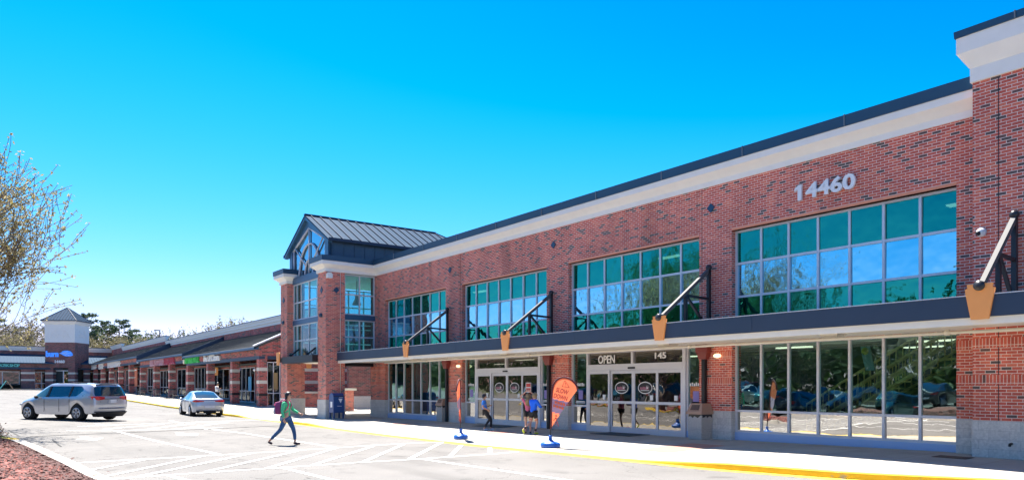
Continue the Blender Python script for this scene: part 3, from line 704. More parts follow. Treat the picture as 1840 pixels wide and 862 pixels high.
# inside, seen through the glass
n_ = MB(); n_.box((19.0,-12,0.0),(33,37.9,.10)); n_.box((31.0,-12,.1),(31.2,37.9,7.6)); n_.box((19.0,-12.2,.1),(31.0,-12,7.6)); n_.box((19.0,7.3,3.30),(31,37.9,3.55)) ; n_.box((19.0,37.9,.1),(31,38.0,7.6))
n_.build('interior', M_INT, store)
n_ = MB()
for k, y in enumerate((8.6,10.4,13.0,19.5,27,33)):
    n_.box((21+k%2*3,y-.06,2.98),(21.25+k%2*3,y+1.1,3.02))
    if k in (0,3,5): n_.box((22.5,y-.06,6.9),(22.8,y+1.0,6.94))
n_.loose('ceiling_light', M_LAMPW, store)
st = MB()          # stair with tan rails behind the near shop window
for x in (19.7, 20.9):
    for dz in (.0, .28, .56, .9): st.beam((x, 12.2, .35+dz), (x, 8.6, 2.45+dz), .05, .06)
    for k in range(22):
        t = k/21; st.beam((x, lerp(12.2,8.6,t), lerp(.35,2.45,t)), (x, lerp(12.2,8.6,t), lerp(.35,2.45,t)+.9), .025, .025)
    st.beam((x, 8.6, 2.45), (x, 7.3, 2.45), .05, .06)
for k in range(12): st.box((19.7, 12.2-.3*k-.28, .30+.175*k), (20.9, 12.2-.3*k, .34+.175*k))
st.build('staircase', M_TAN, store)
n_ = MB()
for (y, h, x) in ((9.8,1.1,20.0),(11.6,1.5,22),(13.2,1.3,21),(23.5,1.4,22),(26.5,1.5,23),(17,1.4,22.5),(19.2,1.6,23.5),(32,1.5,21),(34.6,1.7,22.4)):
    n_.box((x,y-.45,.1),(x+.6,y+.45,h)); 
    for k in range(4): n_.box((x-.02,y-.42,.3+k*h*.2),(x+.62,y+.42,.3+k*h*.2+.09), 1)
n_.loose('display_rack', [M_DARK, plain('goods', (.25,.27,.22), .8, vary=.8, scale=5)], store)
n_ = MB(); n_.hexa([(19.6,10.15,2.20),(19.63,10.15,2.20),(19.63,10.40,2.20),(19.6,10.40,2.20),(19.6,10.28,2.85),(19.63,10.28,2.85),(19.63,10.55,2.85),(19.6,10.55,2.85)], 0)
n_.lathe([(0,-.01),(.10,-.01),(.10,.01),(0,.01)], (19.58,10.40,2.72), 'X', 14, 1); n_.build('hanging_banner', [plain('blue_banner', (.25,.5,.68), .6), plain('lime_disc', (.65,.62,.05), .6)], store)
# ------------------------------------------------------------------ the glazed entrance tower with its gable
tower = thing('gable_tower', 'brick and glass corner tower with a blue gabled metal roof and fan window', 'tower', (16.1, 41.2, 0))
TX0, TX1 = 15.56, 16.65
w = MB(); pl = MB()
for a, b in ((37.75,38.85),(43.65,44.75)):
    w.box((TX0, a, 1.05), (TX1, b, 7.92)); pl.box((TX0-.025, a-.025, -.3), (TX1+.025, b+.025, 1.05))
w.loose('pier', M_BRICK, tower); pl.loose('plinth', M_BLOCK, tower)
c = MB(); cap = MB()
for a, b in ((37.75,38.85),(43.65,44.75)):
    P = [(TX1+.02, a),(TX0, a),(TX0, b),(TX1+.02, b)]
    c.sweep(P, [(o*1.15+.012, z) for o, z in C_PROF]); cap.sweep(P, [(.0,8.456),(.36,8.456),(.37,8.735),(-.3,8.755)])
    cap.box((TX0+.25, a+.25, 8.2), (TX1, b-.25, 8.7))
c.loose('cornice', M_CREAM, tower); cap.loose('cornice_cap', M_CAP, tower)
# front glass
GX = 15.95; ya, yb = 38.85, 43.65
es = [ya, 39.95, 41.2, 42.4, 43.1, yb]
win(tower, GX, ya, yb, [5.68, 6.72, 7.84], 5, mats=[M_G_ATR], edges=es, names=('tower_window','pane'))
win(tower, GX, ya, yb, [3.52, 4.46, 5.40], 5, mats=[M_G_ATR], edges=es, names=('tower_window','pane'))
sp = MB(); sp.box((GX-.05, ya+.002, 5.402), (GX+.2, yb-.002, 5.678)); sp.box((GX-.08, ya+.002, 7.842), (GX+.2, yb-.002, 8.22)); 
sp.box((16.66, 37.80, 5.402), (18.48, 38.0, 5.678)); sp.loose('spandrel', M_TRIM, tower)
win(tower, 37.86, 16.66, 18.48, [3.52, 4.46, 5.40], 2, axis='S', mats=[M_G_ATR], names=('side_window','pane'))
win(tower, 37.86, 16.66, 18.48, [5.68, 6.78, 7.88], 2, axis='S', mats=[M_G_ATR], names=('side_window','pane'))
win(tower, 44.3, 16.66, 24.0, [3.52, 4.46, 5.40, 5.68, 6.78, 7.90], 7, axis='S', mats=[M_G_ATR], names=('side_window','pane'))
# gable with fan tracery
ym = 41.25; EZ, RZ = 9.97, 11.48; hw = 2.95
fr = MB()
outer = [(ym-hw, 8.22),(ym+hw, 8.22),(ym+hw, EZ),(ym, RZ),(ym-hw, EZ)]
inn = [(ym-hw+.42, 8.22),(ym+hw-.42, 8.22),(ym+hw-.42, EZ-.10),(ym, RZ-.55),(ym-hw+.42, EZ-.10)]
for k in (1,2,3,4):
    o0, o1 = outer[k], outer[(k+1)%5]; i0, i1 = inn[k], inn[(k+1)%5]
    fr.prism([(15.92,*o0),(15.92,*o1),(15.92,*i1),(15.92,*i0)], (.22,0,0))
for s in (-1,1): fr.beam((15.86, ym+s*3.40, 9.60), (15.86, ym, RZ-.02), .24, .22)
fr.build('gable_frame', M_TRIM, tower)
gl = MB(); gl.face([(16.06, *p) for p in inn]); go = gl.build('gable_pane', M_G_ATR, tower)
tr = MB(); X_ = 16.0
tr.tube([(X_, ym, 8.22),(X_, ym, RZ-.6)], .045, 6)
for (rw, rh) in ((1.55, 1.75),(.62, .85)):
    tr.tube([(X_, ym+rw*math.cos(t), 8.22+rh*math.sin(t)) for t in [math.pi*n/24 for n in range(25)]], .06, 6)
for s in (-1,1):
    tr.tube([(X_-.03, ym+s*.45, 8.75),(X_-.03, ym+s*2.15, 10.02)], .05, 6)
    tr.tube([(X_, ym+s*2.42, 8.22),(X_, ym+s*2.42, EZ-.05)], .06, 6); tr.tube([(X_, ym+s*2.5, EZ-.12),(X_, ym, RZ-.60)], .07, 6)
tr.build('fan_tracery', plain('pale_grey_tracery', (.50,.52,.56), .5), go)
# roof: ridge along X, standing seams, hipped far end
rf = MB(); sm = MB(); EO = 3.45; XR0, XR1 = 15.72, 24.4; ez = 9.70
for s in (-1,1):
    q = [(XR0, ym+s*EO, ez),(XR1+2.3, ym+s*EO, ez),(XR1, ym, RZ+.12),(XR0, ym, RZ+.12)]
    rf.prism(q if s < 0 else q[::-1], (0,0,-.09))
    for k in range(19):
        x = XR0 + .55*(k+.6)
        t1 = 1.0 if x <= XR1 else max(0.05, 1-(x-XR1)/2.3)
        sm.beam((x, ym+s*EO, ez+.03), (x, lerp(ym+s*EO, ym, t1), lerp(ez, RZ+.12, t1)+.03), .045, .07)
    sm.beam((XR0+.02, ym+s*(EO+.05), ez-.03), (XR1+2.3, ym+s*(EO+.05), ez-.03), .12, .16)
rf.face([(XR1+2.3, ym-EO, ez),(XR1+2.3, ym+EO, ez),(XR1, ym, RZ+.12)])
sm.beam((XR0, ym, RZ+.14), (XR1, ym, RZ+.14), .22, .06); sm.beam((XR1, ym, RZ+.12), (XR1+2.3, ym-EO, ez), .12, .08)
ro = rf.build('roof', M_ROOF, tower); sm.build('roof_seams', M_SEAM, ro)
pn = MB()
for s in (-1,1):
    y = ym+s*3.15
    pn.box((16.05, y-.05, 8.0), (26.2, y+.05, ez+.0))
    for k in range(17): pn.box((16.1+.62*k, y-.075, 8.3), (16.14+.62*k, y+.075, ez-.05))
pn.box((26.2, ym-3.2, 8.0), (26.3, ym+3.2, ez)); pn.loose('side_panels', M_PANEL, tower)
lo = MB(); lo.box((16.2, 38.12, 7.95), (26, 44.2, 8.02)); lo.box((16.2, 38.12, 3.15), (26.2, 44.2, 3.40)); lo.loose('floor_slab', M_SOFFIT, tower)
bk = MB(); bk.box((24.0, 38.42, 3.42), (24.2, 44.2, 7.9)); bk.build('back_wall', M_INT, tower)
ln = MB(); ln.tube([(18.1, 39.4, 7.9),(18.1, 39.4, 6.95)], .03, 6, 0); ln.lathe([(.03,7.0),(.10,6.95),(.10,6.78),(.26,6.45),(.25,6.42)], (18.1,39.4,0), 'Z', 14, 0); ln.build('pendant_lamp', M_STUCCO, tower)
# black canopy between the piers, with feet of its own little trusses
bm = MB(); bm.box((15.25, 38.86, 3.10), (15.9, 43.64, 3.50)); bm.box((15.25, 43.66, 3.20), (15.54, 44.5, 3.46))
for y in (40.0, 42.6): bm.beam((15.35,y,3.5),(15.9,y,3.95),.08,.08); bm.ball((15.4,y,3.56),.10,8)
bm.box((16.7, 38.0, 2.86), (18.45, 38.2, 3.15)); bm.loose('black_canopy', M_BLACK, tower)
k = MB(); k.prism([(15.22, 44.15+u, z) for u, z in [(-.17,3.02),(.17,3.02),(.27,3.72),(.2,3.80),(-.2,3.80),(-.27,3.72)]], (-.06,0,0)); k.build('keystone', M_ORANGE, tower)
k = MB(); k.prism([(20.9+u, 53.98, z) for u, z in [(-.17,3.1),(.17,3.1),(.27,3.75),(-.27,3.75)]], (0,-.06,0)); k.build('keystone', M_ORANGE, tower)
lt = MB(); lt.box((15.58, 37.52, 7.55), (15.86, 37.75, 7.78)); lt.lathe([(.0,0),(.13,.0),(.12,.06),(0,.07)], (15.72,37.62,7.78), 'Z', 12); lt.build('flood_lamp', M_STUCCO, tower)
d = MB(); 
for x in (16.15,): d.prism([(x, 37.748, 6.95-.17),(x+.17,37.748,6.95),(x,37.748,6.95+.17),(x-.17,37.748,6.95)][::-1], (0,-.04,0))
for y in (38.3, 44.2): d.prism([(TX0+.002, y, 6.95-.17),(TX0+.002, y+.17, 6.95),(TX0+.002, y, 6.95+.17),(TX0+.002, y-.17, 6.95)], (-.04,0,0)); d.ball((TX0-.05, y, 5.6), .12, 8)
d.loose('tie_plate', M_CAP, tower)
cd_ = MB(); cd_.tube([(16.38,37.73,7.9),(16.38,37.73,1.1)], .018, 6); cd_.build('conduit', M_PIPE, tower)
# ---- low brick garden walls in the passage behind the tower
for nm, x0, x1, y0, y1, z1, lab in (('low_wall', 19.3, 21.2, 46.6, 47.1, 1.62, 'low brick wall with a cream cap standing in the shaded passage behind the blue mailbox'),
                                    ('low_wall', 18.6, 23.0, 52.2, 52.7, 1.38, 'long low brick wall with a cream cap behind the second tower pier')):
    t = thing(nm, lab, 'wall', ((x0+x1)/2, y0, .1)); b = MB(); b.box((x0,y0,-.1),(x1,y1,z1-.14)); b.build('wall', M_BRICK, t)
    b = MB(); b.box((x0-.14,y0-.14,z1-.14),(x1+.14,y1+.14,z1)); b.build('cap', M_BAND, t)
t = thing('passage_wall', 'dark brick wall with a pale block base at the end of the covered passage', 'wall', (25, 50, .2)); b = MB(); b.box((22.2,49.6,1.05),(33,50,4.4)); b.build('wall', M_BRICK3, t); b = MB(); b.box((22.17,49.57,-.1),(33,50,1.05)); b.loose('plinth', M_BLOCK, t)

# ------------------------------------------------------------------ the long row of shops on the left
row = thing('shop_row', 'long one storey row of brick shops with grey awning roofs stepping up the hill', 'shop row', (18, 95, .5))
FX, SX, BX = 17.2, 19.3, 20.7
YC = [54.3,61.0,68.3,75.6,83.4,91.0,99.0,106.6,114.7,122.7,131.0,139.2]
UNITS = [(54.0, 75.9, 4.60, 0), (75.9, 99.3, 4.88, 1), (99.3, 141.5, 5.39, 2)]
br = MB(); pr = MB(); bd = MB(); bb = MB(); bl = MB()
def gut(y): return 4.60 if y < 75.9 else (4.88 if y < 99.3 else 5.39)
for y in YC:
    gz = gut(y); z0 = walk_z(FX, y) - .3; a, b = y-.29, y+.29
    pr.box((FX, a, z0), (FX+.58, b, gz-.86))
    for dz in (-1.48, -2.41): bd.box((FX-.012, a-.012, gz+dz-.24), (FX+.592, b+.012, gz+dz))
    bb.box((FX-.02, a-.02, gz-3.55), (FX+.60, b+.02, gz-3.35))
for (a, b, gz, k) in UNITS:
    br.box((FX+.03, a, gz-.64), (FX+.4, b, gz-.17)); bl.box((FX-.005, a, gz-.87), (FX+.42, b, gz-.63))
    br.box((SX-.05, a, gz-1.25), (SX+.2, b, gz-.3)); 
br.box((SX+.05, 54, -.3), (SX+.25, 141.5, .55))
br.loose('wall', M_BRICK2, row); pr.loose('pier', M_BRICK2, row); bd.loose('pier_band', M_BAND, row); bb.loose('dark_band', M_BLACK, row); bl.loose('beam', M_FASCIA, row)
# the end wall facing the passage
e = MB(); e.prism([(FX,54.02,3.74),(BX,54.02,3.74),(BX,54.02,6.42),(FX,54.02,4.72)], (0,.28,0))
e.box((19.25, 54.02, -.2), (34, 54.3, 3.74)); e.box((BX, 54.02, 3.742), (34, 54.3, 7.0)); e.build('end_wall', M_BRICK2, row)
e = MB()
for dz in (-1.48, -2.41): e.box((19.26, 54.0, 4.6+dz-.24), (33, 54.02, 4.6+dz))
e.loose('pier_band', M_BAND, row); e = MB(); e.box((FX+.6, 53.98, 3.73), (19.3, 54.02, 3.98)); e.loose('beam', M_FASCIA, row)
win(row, 54.15, FX+.6, 19.25, [.30,1.25,3.55], 3, axis='S', mats=[M_G_DARK, M_G_DARK], names=('shop_window','pane'))
# awning roofs, gutters, ends
rf = MB(); gt = MB(); en = MB()
for (a, b, gz, k) in UNITS:
    q = [(FX-.35, a, gz),(BX, a, gz+1.68),(BX, b, gz+1.68),(FX-.35, b, gz)]; rf.prism([q[0],q[1],q[2],q[3]], (0,0,-.14))
    gt.box((FX-.40, a, gz-.17), (FX-.05, b, gz-.01))
    if k: en.prism([(FX-.37, a-.02, gz-.62),(BX, a-.02, gz+1.05),(BX, a-.02, gz+1.80),(FX-.37, a-.02, gz+.06)], (0,.10,0))
    n_ = int((b-a)/.5)
    for i in range(n_): rf.beam((FX-.33, a+.5*i+.2, gz+.02), (BX, a+.5*i+.2, gz+1.70), .03, .03)
rf.build('awning_roof', M_SHING, row); gt.loose('gutter', M_TRIM, row); en.loose('awning_end', M_FASCIA, row)
rk = MB(); rk.beam((FX-.37,54.1,4.68),(BX,54.1,6.46),.40,.10); rk.loose('rake_trim', M_ALU, row)
# upper parapet
br = MB(); cr = MB(); cp = MB(); rr = MB()
LV = [(52.0,101.5,7.5),(101.5,134.0,8.15),(134.0,145.2,8.70)]
for a, b, z in LV:
    br.box((BX+.02, a, 4), (BX+.4, b, z-.66)); cr.sweep([(BX+.02, a),(BX+.02, b)], [(.0,z-.67),(.05,z-.67),(.06,z-.5),(.16,z-.42),(.18,z-.25),(.26,z-.18),(.27,z-.06),(-.3,z-.06)]); cp.box((BX-.28, a, z-.058), (BX+.5, b, z)); rr.box((BX+.4, a, z-.6), (BX+26, b, z-.4))
br.loose('parapet', M_BRICK2, row); cr.loose('cornice', M_STUCCO, row); cp.loose('parapet_cap', M_CAP, row); rr.loose('roof', M_DARK, row)
dk = MB(); dk.box((BX+2, 54.5, 0), (BX+2.2, 143, 5)); dk.box((SX+.3, 54.4, 3.6), (BX+2, 143, 3.7)); dk.box((FX+.6, 54.4, 3.50), (SX-.06, 75.9, 3.52)); dk.box((FX+.6, 75.9, 3.78), (SX-.06, 99.3, 3.80)); dk.box((FX+.6, 99.3, 4.29), (SX-.06, 141, 4.31)); dk.box((SX, 54.4, -.3), (BX+2, 143, .3)); dk.loose('interior', M_INT, row)
# shop windows and doors between the piers, each its own
for i in range(len(YC)-1):
    a, b = YC[i]+.75, YC[i+1]-.55; gz = gut((a+b)/2); z0 = walk_z(SX, (a+b)/2)
    zt = gz - 1.25
    n_ = (4,5,3,5,2,4,4,3,4,3,4)[i]
    if i == 4: a += 1.2; b -= 1.2
    win(row, SX, a, b, [z0+(.0 if i in (1,3,5) else .12), z0+.95, zt], n_, mats=[M_G_DARK], names=('shop_window','pane'))
    wl = MB(); wl.box((SX+.02, YC[i]+.02 if i else 54.3, z0-.3), (SX+.2, a, zt)); wl.box((SX+.02, b, z0-.3), (SX+.2, YC[i+1]+.02, zt)); wl.loose('shop_wall', M_BRICK2, row)
# ------------------------------------------------------------------ the corner building across the end of the lot
far = thing('corner_building', 'low brown brick shop building across the far end of the lot with a pale cornice', 'shop building', (2, 143, 1.25))
FY, FS, FB = 141.0, 143.0, 145.2
br = MB(); bd = MB(); bl = MB(); bb = MB()
GZ = 5.50
for x0, x1 in ((7.3,9.15),(-2.6,-1.2),(-12,-10.6),(-22,-20.6)):
    br.box((x0, FY, .8), (x1, FY+.6, GZ-.75))
    for dz in (-1.5, -2.6): bd.box((x0-.012, FY-.012, GZ+dz-.3), (x1+.012, FY+.612, GZ+dz))
br.box((-40, FY+.03, GZ-.76), (20, FY+.4, GZ-.15)); bl.box((-40, FY-.01, GZ-1.05), (20, FY+.42, GZ-.76))
br.box((-40, FS, .8), (4.6, FS+.2, 2.0)); br.box((-40, FS-.02, GZ-1.35), (20, FS+.2, GZ-.3))
br.box((-40, FB, 4.5), (20.7, FB+.4, 7.60)); br.box((16.0, FY, .8), (16.9, FY+.6, GZ-.75)); br.box((17.9, FY, .8), (20, FY+.6, GZ-.75)); 
for x0, x1 in ((16.0,16.9),(17.9,19)):
    for dz in (-1.5, -2.6): bd.box((x0-.012, FY-.012, GZ+dz-.3), (x1+.012, FY+.612, GZ+dz))
br.loose('wall', M_BRICK3, far); bd.loose('pier_band', M_BAND, far); bl.build('beam', M_FASCIA, far)
c = MB(); c.sweep([(20.7, FB),(-40, FB)], [(0,7.58),(.06,7.58),(.07,7.75),(.16,7.85),(.2,8.0),(.28,8.08),(.29,8.22),(-.3,8.22)]); c.build('cornice', M_STUCCO, far)
c = MB(); c.box((-40, FB-.30, 8.222), (20.7, FB+.4, 8.32)); c.build('parapet_cap', M_CAP, far)
c = MB(); c.prism([(-40, FY-.35, GZ),(20, FY-.35, GZ),(20, FB, GZ+1.5),(-40, FB, GZ+1.5)], (0,0,-.12))
for k in range(140): c.beam((-39.8+.42*k, FY-.33, GZ+.03), (-39.8+.42*k, FB, GZ+1.52), .04, .05)
c.box((-40, FY-.40, GZ-.16), (20, FY-.05, GZ-.01), 1); c.build('awning_roof', [M_ROOF, M_PANEL], far)
c = MB(); c.box((-40, FB+.4, 7.4), (20.7, FB+25, 7.6)); c.box((-40, FS+3, .8), (20, FS+3.2, 5)); c.box((-40,FS,4.2),(20,FS+3,4.3)); c.box((-40, FY+.7, GZ-1.06),(20,FS,GZ-1.04)); c.loose('interior', M_INT, far)
for x0, x1, n_, zb in ((-10.6,-2.7,3,2.0),(-1.2,2.6,2,2.0),(2.6,7.25,2,2.0),(-20,-12.2,3,2.0),(9.2,12.2,3,1.3),(14.0,15.95,2,1.3),(16.95,17.9,1,1.3)):
    win(far, FS-.05, x0, x1, [zb, zb+.05 if zb > 1.5 else zb+.9, 4.15], n_, axis='S', mats=[M_G_DARK], bar=.13, names=('shop_window','pane'))
sg = MB(); sg.box((-6, FY-.03, GZ-.74), (7.0, FY+.02, GZ-.18)); sg.build('sign_fascia', plain('deep_teal_board', (.02,.10,.11), .6), far)
fw = MB(); fw.box((-40, FY-4.0, .9), (20, FY+6, 1.33)); tag(fw.build('far_walk', M_CONC), kind='structure')
# the turned corner tower with its pyramid roof
ct = thing('corner_tower', 'square corner tower of brown brick and white stucco under a blue pyramid roof', 'tower', (14.5, 139, 1.2), rz=0)
phi = R(32); A = Vector((14.5, 139)); eL = Vector((-math.cos(phi), math.sin(phi))); eR = Vector((math.sin(phi), math.cos(phi))); S = 4.62
def tp(u, v, z): p = A + eL*u + eR*v; return (p.x, p.y, z)
def tbox(mb, u0, u1, v0, v1, z0, z1, m=0): mb.hexa([tp(u0,v0,z0),tp(u0,v1,z0),tp(u1,v1,z0),tp(u1,v0,z0),tp(u0,v0,z1),tp(u0,v1,z1),tp(u1,v1,z1),tp(u1,v0,z1)], m)
b = MB(); tbox(b, 0, S, 0, S, 4.75, 8.85)
for u0, u1 in ((0,1.05),(S-1.25,S)): tbox(b, u0, u1, 0, 1.0, .8, 4.75)
tbox(b, 0, .6, S-1.0, S, .8, 4.75); b.loose('wall', M_BRICK3, ct)
b = MB()
for u0, u1 in ((-.015,1.065),(S-1.265,S+.015)):
    for dz in (-1.5,-2.6): tbox(b, u0, u1, -.015, 1.015, GZ+dz-.3, GZ+dz)
b.loose('pier_band', M_BAND, ct)
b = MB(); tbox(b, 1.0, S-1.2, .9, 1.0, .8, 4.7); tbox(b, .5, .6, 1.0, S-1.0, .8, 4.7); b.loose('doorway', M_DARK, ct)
b = MB(); tbox(b, 1.1, 1.25, .80, .89, 1.2, 4.2); tbox(b, 2.1, 2.25, .80, .89, 1.2, 4.2); tbox(b, 1.1, 3.4, .80, .89, 4.2, 4.35); b.build('door_frame', M_ALU, ct)
b = MB(); b.face([tp(2.1,.85,1.3),tp(1.2,.85,1.3),tp(1.2,.85,4.2),tp(2.1,.85,4.2)]); b.build('pane', M_G_LOW, ct)
b = MB(); o = .05; tbox(b, -o, S+o, -o, S+o, 8.85, 11.75)
n0 = [(-o,-o),(S+o,-o),(S+o,S+o),(-o,S+o)]; n1 = [(-.38,-.38),(S+.38,-.38),(S+.38,S+.38),(-.38,S+.38)]
b.hexa([tp(u,v,11.752) for u, v in n0] + [tp(u,v,12.15) for u, v in n1]); b.hexa([tp(u,v,12.152) for u, v in n1] + [tp(u,v,12.34) for u, v in n1])
b.build('stucco_top', M_STUCCO, ct)
b = MB(); 
for c_, f_ in ((2.3, lambda u, z: tp(u, -.07, z)), (2.3, lambda u, z: tp(-.07, u, z))):
    for r_ in (1.45, .6): b.tube([f_(c_ + r_*math.cos(t), 9.5 + r_*math.sin(t)) for t in [math.pi*n/16 for n in range(17)]], .03, 5)
    for t in (.5, 1.05, 2.1, 2.64): b.tube([f_(c_+.6*math.cos(t), 9.5+.6*math.sin(t)), f_(c_+1.45*math.cos(t), 9.5+1.45*math.sin(t))], .03, 5)
b.build('fan_relief', M_CREAM, ct)
b = MB(); q = [(-.5,-.5),(S+.5,-.5),(S+.5,S+.5),(-.5,S+.5)]; apx = tp(S/2,S/2,14.75)
for i in range(4): b.face([tp(*q[i], 12.36), tp(*q[(i+1)%4], 12.36), apx])
b.face([tp(*p, 12.345) for p in q])
for i in range(4):
    a_, c_ = Vector(tp(*q[i], 12.37)), Vector(tp(*q[(i+1)%4], 12.37)); b.beam(a_, apx, .12, .10, 1); b.beam(a_, c_, .10, .12, 1)
    for k in range(1, 12):
        t = k/12; p = a_.lerp(c_, t); h = 1-abs(2*t-1); m_ = (a_+c_)/2; e_ = p + (Vector(apx)-m_)*h
        b.beam(p + Vector((0,0,.02)), e_ + Vector((0,0,.02)), .04, .05, 1)
b.build('pyramid_roof', [M_ROOF, M_SEAM], ct)

# ------------------------------------------------------------------ signs: each a thing of its own
M_SBLUE = glow('blue_sign_face', (.05,.24,.85), .14, (.07,.27,.85)); M_STEAL = plain('teal_letter', (.14,.62,.62), .5); M_SGREEN = plain('green_letter', (.05,.62,.10), .45); M_SRED = plain('red_letter', (.50,.05,.09), .45); M_SPINK = plain('pale_red_letter', (.62,.33,.38), .45)
FACE_T = Matrix(((-eL.x, 0, -eR.x),(-eL.y, 0, -eR.y),(0, 1, 0))).to_4x4()
def sign_letters(name, label, body, frame, pos, m, **k):
    me = text_mesh(body, **k); me.transform(frame); me.materials.append(m); o = link(name, me); o.location = pos; return tag(o, label, 'sign')
def sz(px, py, X, Y): return zat(py, X, Y)
sb = thing('shop_sign', 'blue lettered sign with a blue leaf emblem on the far brick tower', 'sign', tp(2.3, -.1, 6.9))
letters('lettering', 'burn', FACE_T, tp(3.45, -.12, 6.98), M_SBLUE, sb, h=1.0, w=1.95, depth=.14, bold=.05)
lf = MB(); pts = [(-.98,.02),(-.62,.16),(-.50,.34),(-.2,.46),(.2,.48),(.62,.36),(.88,.10),(.98,-.30),(.70,-.42),(.35,-.46),(-.05,-.44),(-.35,-.30),(-.62,-.10)]
Rm = FACE_T.to_3x3()
def onT(c, u, v, w): return Vector(c) + Rm @ Vector((u, v, w))
cc = tp(1.35, -.14, 7.05)
lf.prism([onT(cc, u*1.1, v, 0) for u, v in pts], (Rm @ Vector((0,0,-.14)))); lo = lf.build('leaf_emblem', M_SBLUE, sb)
vn = MB()
for (a_, b_) in (((-.9,.02),(.75,.1)),((-.3,.1),(.3,.36)),((-.2,.05),(.5,-.3)),((-.5,.06),(.1,-.34))): vn.tube([onT(cc, a_[0]*1.1, a_[1], .02), onT(cc, b_[0]*1.1, b_[1], .02)], .025, 5)
vn.build('leaf_veins', M_WHITE, lo)
sign_letters('number_sign', 'small white number sign 14460 under the blue leaf sign on the far tower', '14460', FACE_T, tp(2.3, -.06, 5.75), M_WHITE, h=.50, w=1.55, depth=.08, bold=.05)
ws = thing('shop_sign', 'row of widely spaced teal letters on the far left fascia', 'sign', (2.5, FY-.05, GZ-.45))
for k, ch in enumerate('WORKSHOP'):
    letters('letter', ch, FACE_S, (xy(-.5+4.85*k, FY), FY-.08, GZ-.46), M_STEAL, ws, h=.46, depth=.08, bold=.03)
sign_letters('shop_sign', 'white lettered shop sign on the brick fascia right of the green sign', 'The UPS Store', FACE_W, (FX-.02, (yx(366.5,FX)+yx(395.5,FX))/2, 4.22), M_WHITE, h=.62, w=abs(yx(366.5,FX)-yx(395.5,FX)), depth=.16, bold=.04)
def strokes(name, label, px0, px1, z, h, ms, n, cap=None):
    """lettering too small to read in the photograph: raised strokes of its height, width and colour"""
    ya, yb = yx(px0, FX), yx(px1, FX); t = thing(name, label, 'sign', (FX, (ya+yb)/2, z)); w = (ya-yb)/n; rnd = random.Random(n*7+int(z*10))
    for k in range(n):
        y1 = ya - k*w; y0 = y1 - w*.74; b = MB(); s = h*.16; x0, x1 = FX-.12, FX+.04; kind = rnd.randrange(5); m = ms[0] if k < n*.55 or len(ms) == 1 else ms[1]
        b.box((x0, y1-s, z-h/2), (x1, y1, z+h/2))
        if kind in (0,1,3): b.box((x0, y0, z+h/2-s), (x1, y1-s, z+h/2))
        if kind in (0,2,4): b.box((x0, y0, z-h/2), (x1, y1-s, z-h/2+s))
        if kind in (1,3): b.box((x0, y0, z-s/2), (x1, y1-s, z+s/2))
        if kind in (0,3,4): b.box((x0, y0, z-h/2+s), (x1, y0+s, z+h/2-s))
        b.build('letter', m, t)
    return t
t = strokes('shop_sign', 'bright green lettered shop sign with a pale round end piece', 333.5, 359, 4.32, .80, [M_SGREEN], 11)
b = MB(); b.lathe([(0,-.06),(.42,-.06),(.42,.06),(0,.06)], (FX-.03, yx(331.5,FX), 4.32), 'X', 20); b.build('round_emblem', M_BAND, t)
strokes('shop_sign', 'long shop sign of pink and dark red letters above the patio tables', 271, 316, 4.48, .92, [M_SPINK, M_SRED], 15)
strokes('shop_sign', 'long white lettered shop sign on the row beyond the red poster', 194.5, 218, 4.92, .95, [M_WHITE], 10)
strokes('shop_sign', 'short white lettered shop sign between two longer ones', 178.5, 187, 4.86, .9, [M_WHITE], 4)
strokes('shop_sign', 'white shop sign nearest the far corner of the row', 162.5, 174, 4.98, .9, [M_WHITE], 6)
# posters on the row
def poster(name, label, px0, px1, py0, py1, X, m, marks):
    ya, yb = yx(px0, X), yx(px1, X); ym_ = (ya+yb)/2; z1, z0 = zat(py0, X, ym_), zat(py1, X, ym_)
    t = thing(name, label, 'poster', (X, ym_, z0)); b = MB(); b.box((X-.03, yb, z0), (X, ya, z1)); b.build('board', m, t)
    b = MB()
    for (u0, u1, v0, v1) in marks: b.box((X-.04, lerp(ya, yb, u0), lerp(z0, z1, v0)), (X-.031, lerp(ya, yb, u1), lerp(z0, z1, v1)))
    b.build('print', M_WHITE, t)
poster('poster', 'tall orange and red poster hanging in the colonnade of the long row', 237, 247, 661, 694, 18.6, plain('orange_red_poster', (.62,.15,.06), .6, vary=.5, scale=1.5), [(.1,.9,.86,.93),(.3,.7,.5,.52)])
poster('poster', 'small orange poster between the first and second piers of the row', 384, 392, 657.5, 674, 18.9, plain('light_orange_poster', (.75,.30,.06), .6), [(.4,.6,.3,.7)])
def pane_sheet(label, px0, px1, py0, py1, X, m):
    ya, yb = yx(px0, X), yx(px1, X); y_ = (ya+yb)/2; z1, z0 = zat(py0, X, y_), zat(py1, X, y_)
    b = MB(); b.box((X-.02, yb, z0), (X, ya, z1)); o = b.build('window_poster', m); tag(o, label, 'poster')
pane_sheet('violet sheet posted high in the shop window beside the first pier', 427, 433, 657, 665, SX-.01, plain('violet_sheet', (.28,.25,.6), .5))
pane_sheet('light blue sheet posted in the shop window left of the first pier', 446.5, 452, 676, 702, SX-.01, plain('blue_sheet', (.05,.35,.6), .5))
